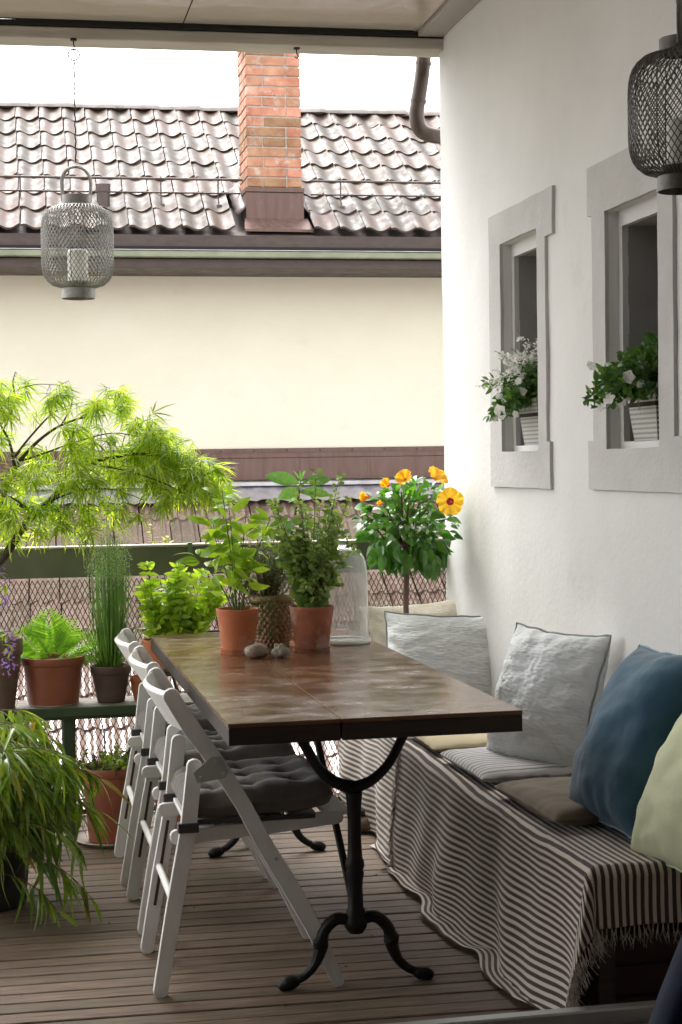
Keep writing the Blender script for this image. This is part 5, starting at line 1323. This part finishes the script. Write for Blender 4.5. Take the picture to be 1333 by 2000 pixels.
# ================================================================== WINDOW PLANTERS
def planter(label, x, y, z, wx, wy, h, seed, spire):
    t = thing('window_planter', label, 'planter', (x, y, z), 'white flower planters on the window sills'); b = MB()
    vs = []; uv = []; fs = []
    q = .78
    for k, (sx, sy) in enumerate(((-1, -1), (1, -1), (1, 1), (-1, 1))):
        sx2, sy2 = ((-1, -1), (1, -1), (1, 1), (-1, 1))[(k+1) % 4]; o = len(vs); ll = wx if k % 2 == 0 else wy
        for (a, c, zz, f) in ((sx, sy, 0, q), (sx2, sy2, 0, q), (sx2, sy2, h, 1), (sx, sy, h, 1)):
            vs.append((a*wx/2*f, c*wy/2*f, zz))
        uv += [(0, 0), (ll, 0), (ll, h), (0, h)]; fs.append((o, o+1, o+2, o+3))
    o = len(vs); vs += [(-wx/2*q, -wy/2*q, 0), (wx/2*q, -wy/2*q, 0), (wx/2*q, wy/2*q, 0), (-wx/2*q, wy/2*q, 0)]; uv += [(0, 0)]*4; fs.append((o+3, o+2, o+1, o))
    b.add(vs, fs); b.uv = uv; link('planter_box', b.mesh('planter_box', MT['planter'], False), t, False)
    MBx = MB().box(-wx/2*.93, wx/2*.93, -wy/2*.93, wy/2*.93, h*.6, h*.93); link('soil', MBx.mesh('soil', MT['soil']), t, False)
    random.seed(seed); base = Vector((x, y, z+h*.95)); fo = Foliage([leafmb(1, .38, 4, .25, .4, .5), leafmb(1, .45, 4, .25, .2, .5)]); pf = Foliage([leafmb(1, .75, 3, .35, .2, .65)]); sp = []
    for k in range(85):
        dx = random.uniform(-.20, .05); dy = jit(wy*.55); hh = random.uniform(.0, .12)-(.05 if dx < -.1 else 0)
        p2 = base+Vector((dx, dy, hh)); pts = smoothpath([base+Vector((dx*.2, dy*.5, 0)), base+Vector((dx*.6, dy*.8, hh*.7+.03)), p2], 4); sp.append(pts)
        for i in range(2, len(pts)):
            for m_ in range(3): fo.put(basis(pts[i]+rdir()*.006, rdir()+Vector((-.3, 0, .1)), rup(), s=random.uniform(.020, .040)))
    if spire:
        for k in range(26):
            dx = random.uniform(-.26, -.02); dy = jit(.10)-.0; hh = random.uniform(.10, .23)-(abs(dx)*.35); p2 = base+Vector((dx, dy, hh))
            if k < 3: p2 = base+Vector(((-.10, -.05, -.13)[k], (.02, -.06, .10)[k], (.235, .17, .15)[k]))
            pts = smoothpath([base+Vector((dx*.2, dy*.5, 0)), (base+p2)/2+Vector((0, 0, .02)), p2], 6); sp.append(pts)
            for i in range(6, len(pts)):
                for m_ in range(3):
                    if i < 11:
                        c_ = pts[i]+rdir()*.012
                        for u_ in range(4): pf.put(basis(c_, rdir()+Vector((-.5, -.4, 0)), s=random.uniform(.011, .018)))
                    else: fo.put(basis(pts[i], rdir(), s=.006))
    for k in range(9 if spire else 12):     # petunia-like blooms facing out
        c_ = base+Vector((random.uniform(-.20, -.10), jit(.12), random.uniform(-.06, .07)))
        if k < 2: c_ = base+Vector((-.185, (-.045, .02)[k], (-.035, -.055)[k]))
        z_ = Vector((-.7+jit(.4), -.7+jit(.4), jit(.4))).normalized(); x_ = z_.orthogonal().normalized(); y_ = z_.cross(x_); s_ = random.uniform(.013, .020)*(1.35 if k < 1 else 1)
        for u_ in range(5): a = u_*1.257; dd = x_*math.cos(a)+y_*math.sin(a)+z_*.25; pf.put(basis(c_, dd, z_, s=(s_*1.3, s_, s_)))
        for u_ in range(4): a = u_*1.57; pf.put(basis(c_-z_*.02, z_+(x_*math.cos(a)+y_*math.sin(a))*.35, s=(s_*.5, s_*1.1, s_)))
    stems(t, sp, MT['stem_g'], 'stems', (.0012, .0007), 3, True); fo.finish(t, MT['wleaf'], limit=150); pf.finish(t, MT['wpetal'], 'petal', 150, 'flowers')
planter('perforated white metal planter with airy white flower spikes in the farther window', 1.790, 5.165, WIN[0]['o'][2]+.021, .16, .20, .155, 51, True)
planter('perforated white metal planter with dark leaves and white petunias in the nearer window', 1.790, 4.185, WIN[1]['o'][2]+.021, .16, .21, .155, 57, False)

# ================================================================== SMALL THINGS UNDER THE TABLE AND FOREGROUND
b = MB(); 
for k, (x0, y0, x1, y1, r_) in enumerate(((1.18, 5.62, 1.46, 5.50, .030),)): b.tube(smoothpath([(x0, y0, r_), ((x0+x1)/2, (y0+y1)/2+.01, r_+.002), (x1, y1, r_)], 4), r_, 12)
tag(b.build('log', MT['log']), 'short weathered log lying under the far end of the throw', 'log')
b = MB(); b.box(1.20, 1.30, 5.60, 5.68, .062, .082, .003)
for k in range(9): b.tube([(1.205+k*.011, 5.64, .08), (1.202+k*.011, 5.64, .105)], .004, 5)
tag(b.build('scrub_brush', MT['black']), 'black scrubbing brush lying on the log under the bench', 'brush')
b = MB(); vs = [(1.22, 5.30, .006), (1.34, 5.36, .012), (1.31, 5.44, .02), (1.20, 5.38, .006)]; b.add(vs+[(x, y, z+.002) for x, y, z in vs], [(3, 2, 1, 0), (4, 5, 6, 7), (0, 1, 5, 4), (1, 2, 6, 5), (2, 3, 7, 6), (3, 0, 4, 7)])
tag(b.build('paper_scrap', MT['paper'], smooth=False), 'crumpled white paper scrap on the deck beside the log', 'paper')
random.seed(77); fo = MB(); lf_ = leafmb(1, .3, 3, .3, .4, .45)
for k in range(46):
    p = Vector((random.uniform(-.1, 1.25), random.uniform(3.6, 6.0), .0035)); a = jit(3.1)
    fo.add(lf_.v, lf_.f, basis(p, (math.cos(a), math.sin(a), .05), s=random.uniform(.010, .024), rl=jit(.5)))
o = fo.build('fallen_leaves', MT['log'], kind='stuff')
# foreground upholstered chair inside the room
t = thing('navy_armchair', 'dark navy upholstered chair in the lower right foreground', 'armchair', (1.12, 2.15, .105))
nv = mat('dark navy fabric', (.006, .010, .022), (.010, .018, .038), 4, .95, sheen=.12, spec=.1, bump=.001, bscale=200)
def softbox(b, x0, x1, y0, y1, z0, z1, T=None, r=.06):
    n = 14; vs = []; fs = []; cx, cy, cz_ = (x0+x1)/2, (y0+y1)/2, (z0+z1)/2; hx_, hy_, hz_ = (x1-x0)/2, (y1-y0)/2, (z1-z0)/2
    for i in range(n+1):
        for j in range(2*n):
            th_ = math.pi*i/n; ph = math.pi*j/n; sg_ = lambda v: math.copysign(abs(v)**.35, v)
            vs.append((cx+hx_*sg_(math.cos(ph))*abs(math.sin(th_))**.35, cy+hy_*sg_(math.sin(ph))*abs(math.sin(th_))**.35, cz_+hz_*sg_(math.cos(th_))))
    for i in range(n):
        for j in range(2*n): fs.append((i*2*n+j, i*2*n+(j+1) % (2*n), (i+1)*2*n+(j+1) % (2*n), (i+1)*2*n+j))
    b.add(vs, fs, T)
for nm, bx_ in (('seat', (1.03, 1.56, 1.9, 2.42, .20, .36)), ('arm', (1.00, 1.09, 1.9, 2.42, .16, .385)), ('arm', (1.53, 1.62, 1.9, 2.42, .16, .42))):
    b = MB(); softbox(b, *bx_); b.build(nm, nv, t, angle=80)
b = MB(); softbox(b, -.29, .29, -.05, .05, 0, .44, Matrix.Translation((1.19, 2.40, .13)) @ Matrix.Rotation(rad(27), 4, 'Y') @ Matrix.Rotation(rad(-8), 4, 'X')); b.build('backrest', nv, t, angle=80)
for x in (1.06, 1.55):
    for y in (1.95, 2.38): MB().box(x-.015, x+.015, y-.015, y+.015, .106, .19).build('leg', MT['wood_dark'], t)
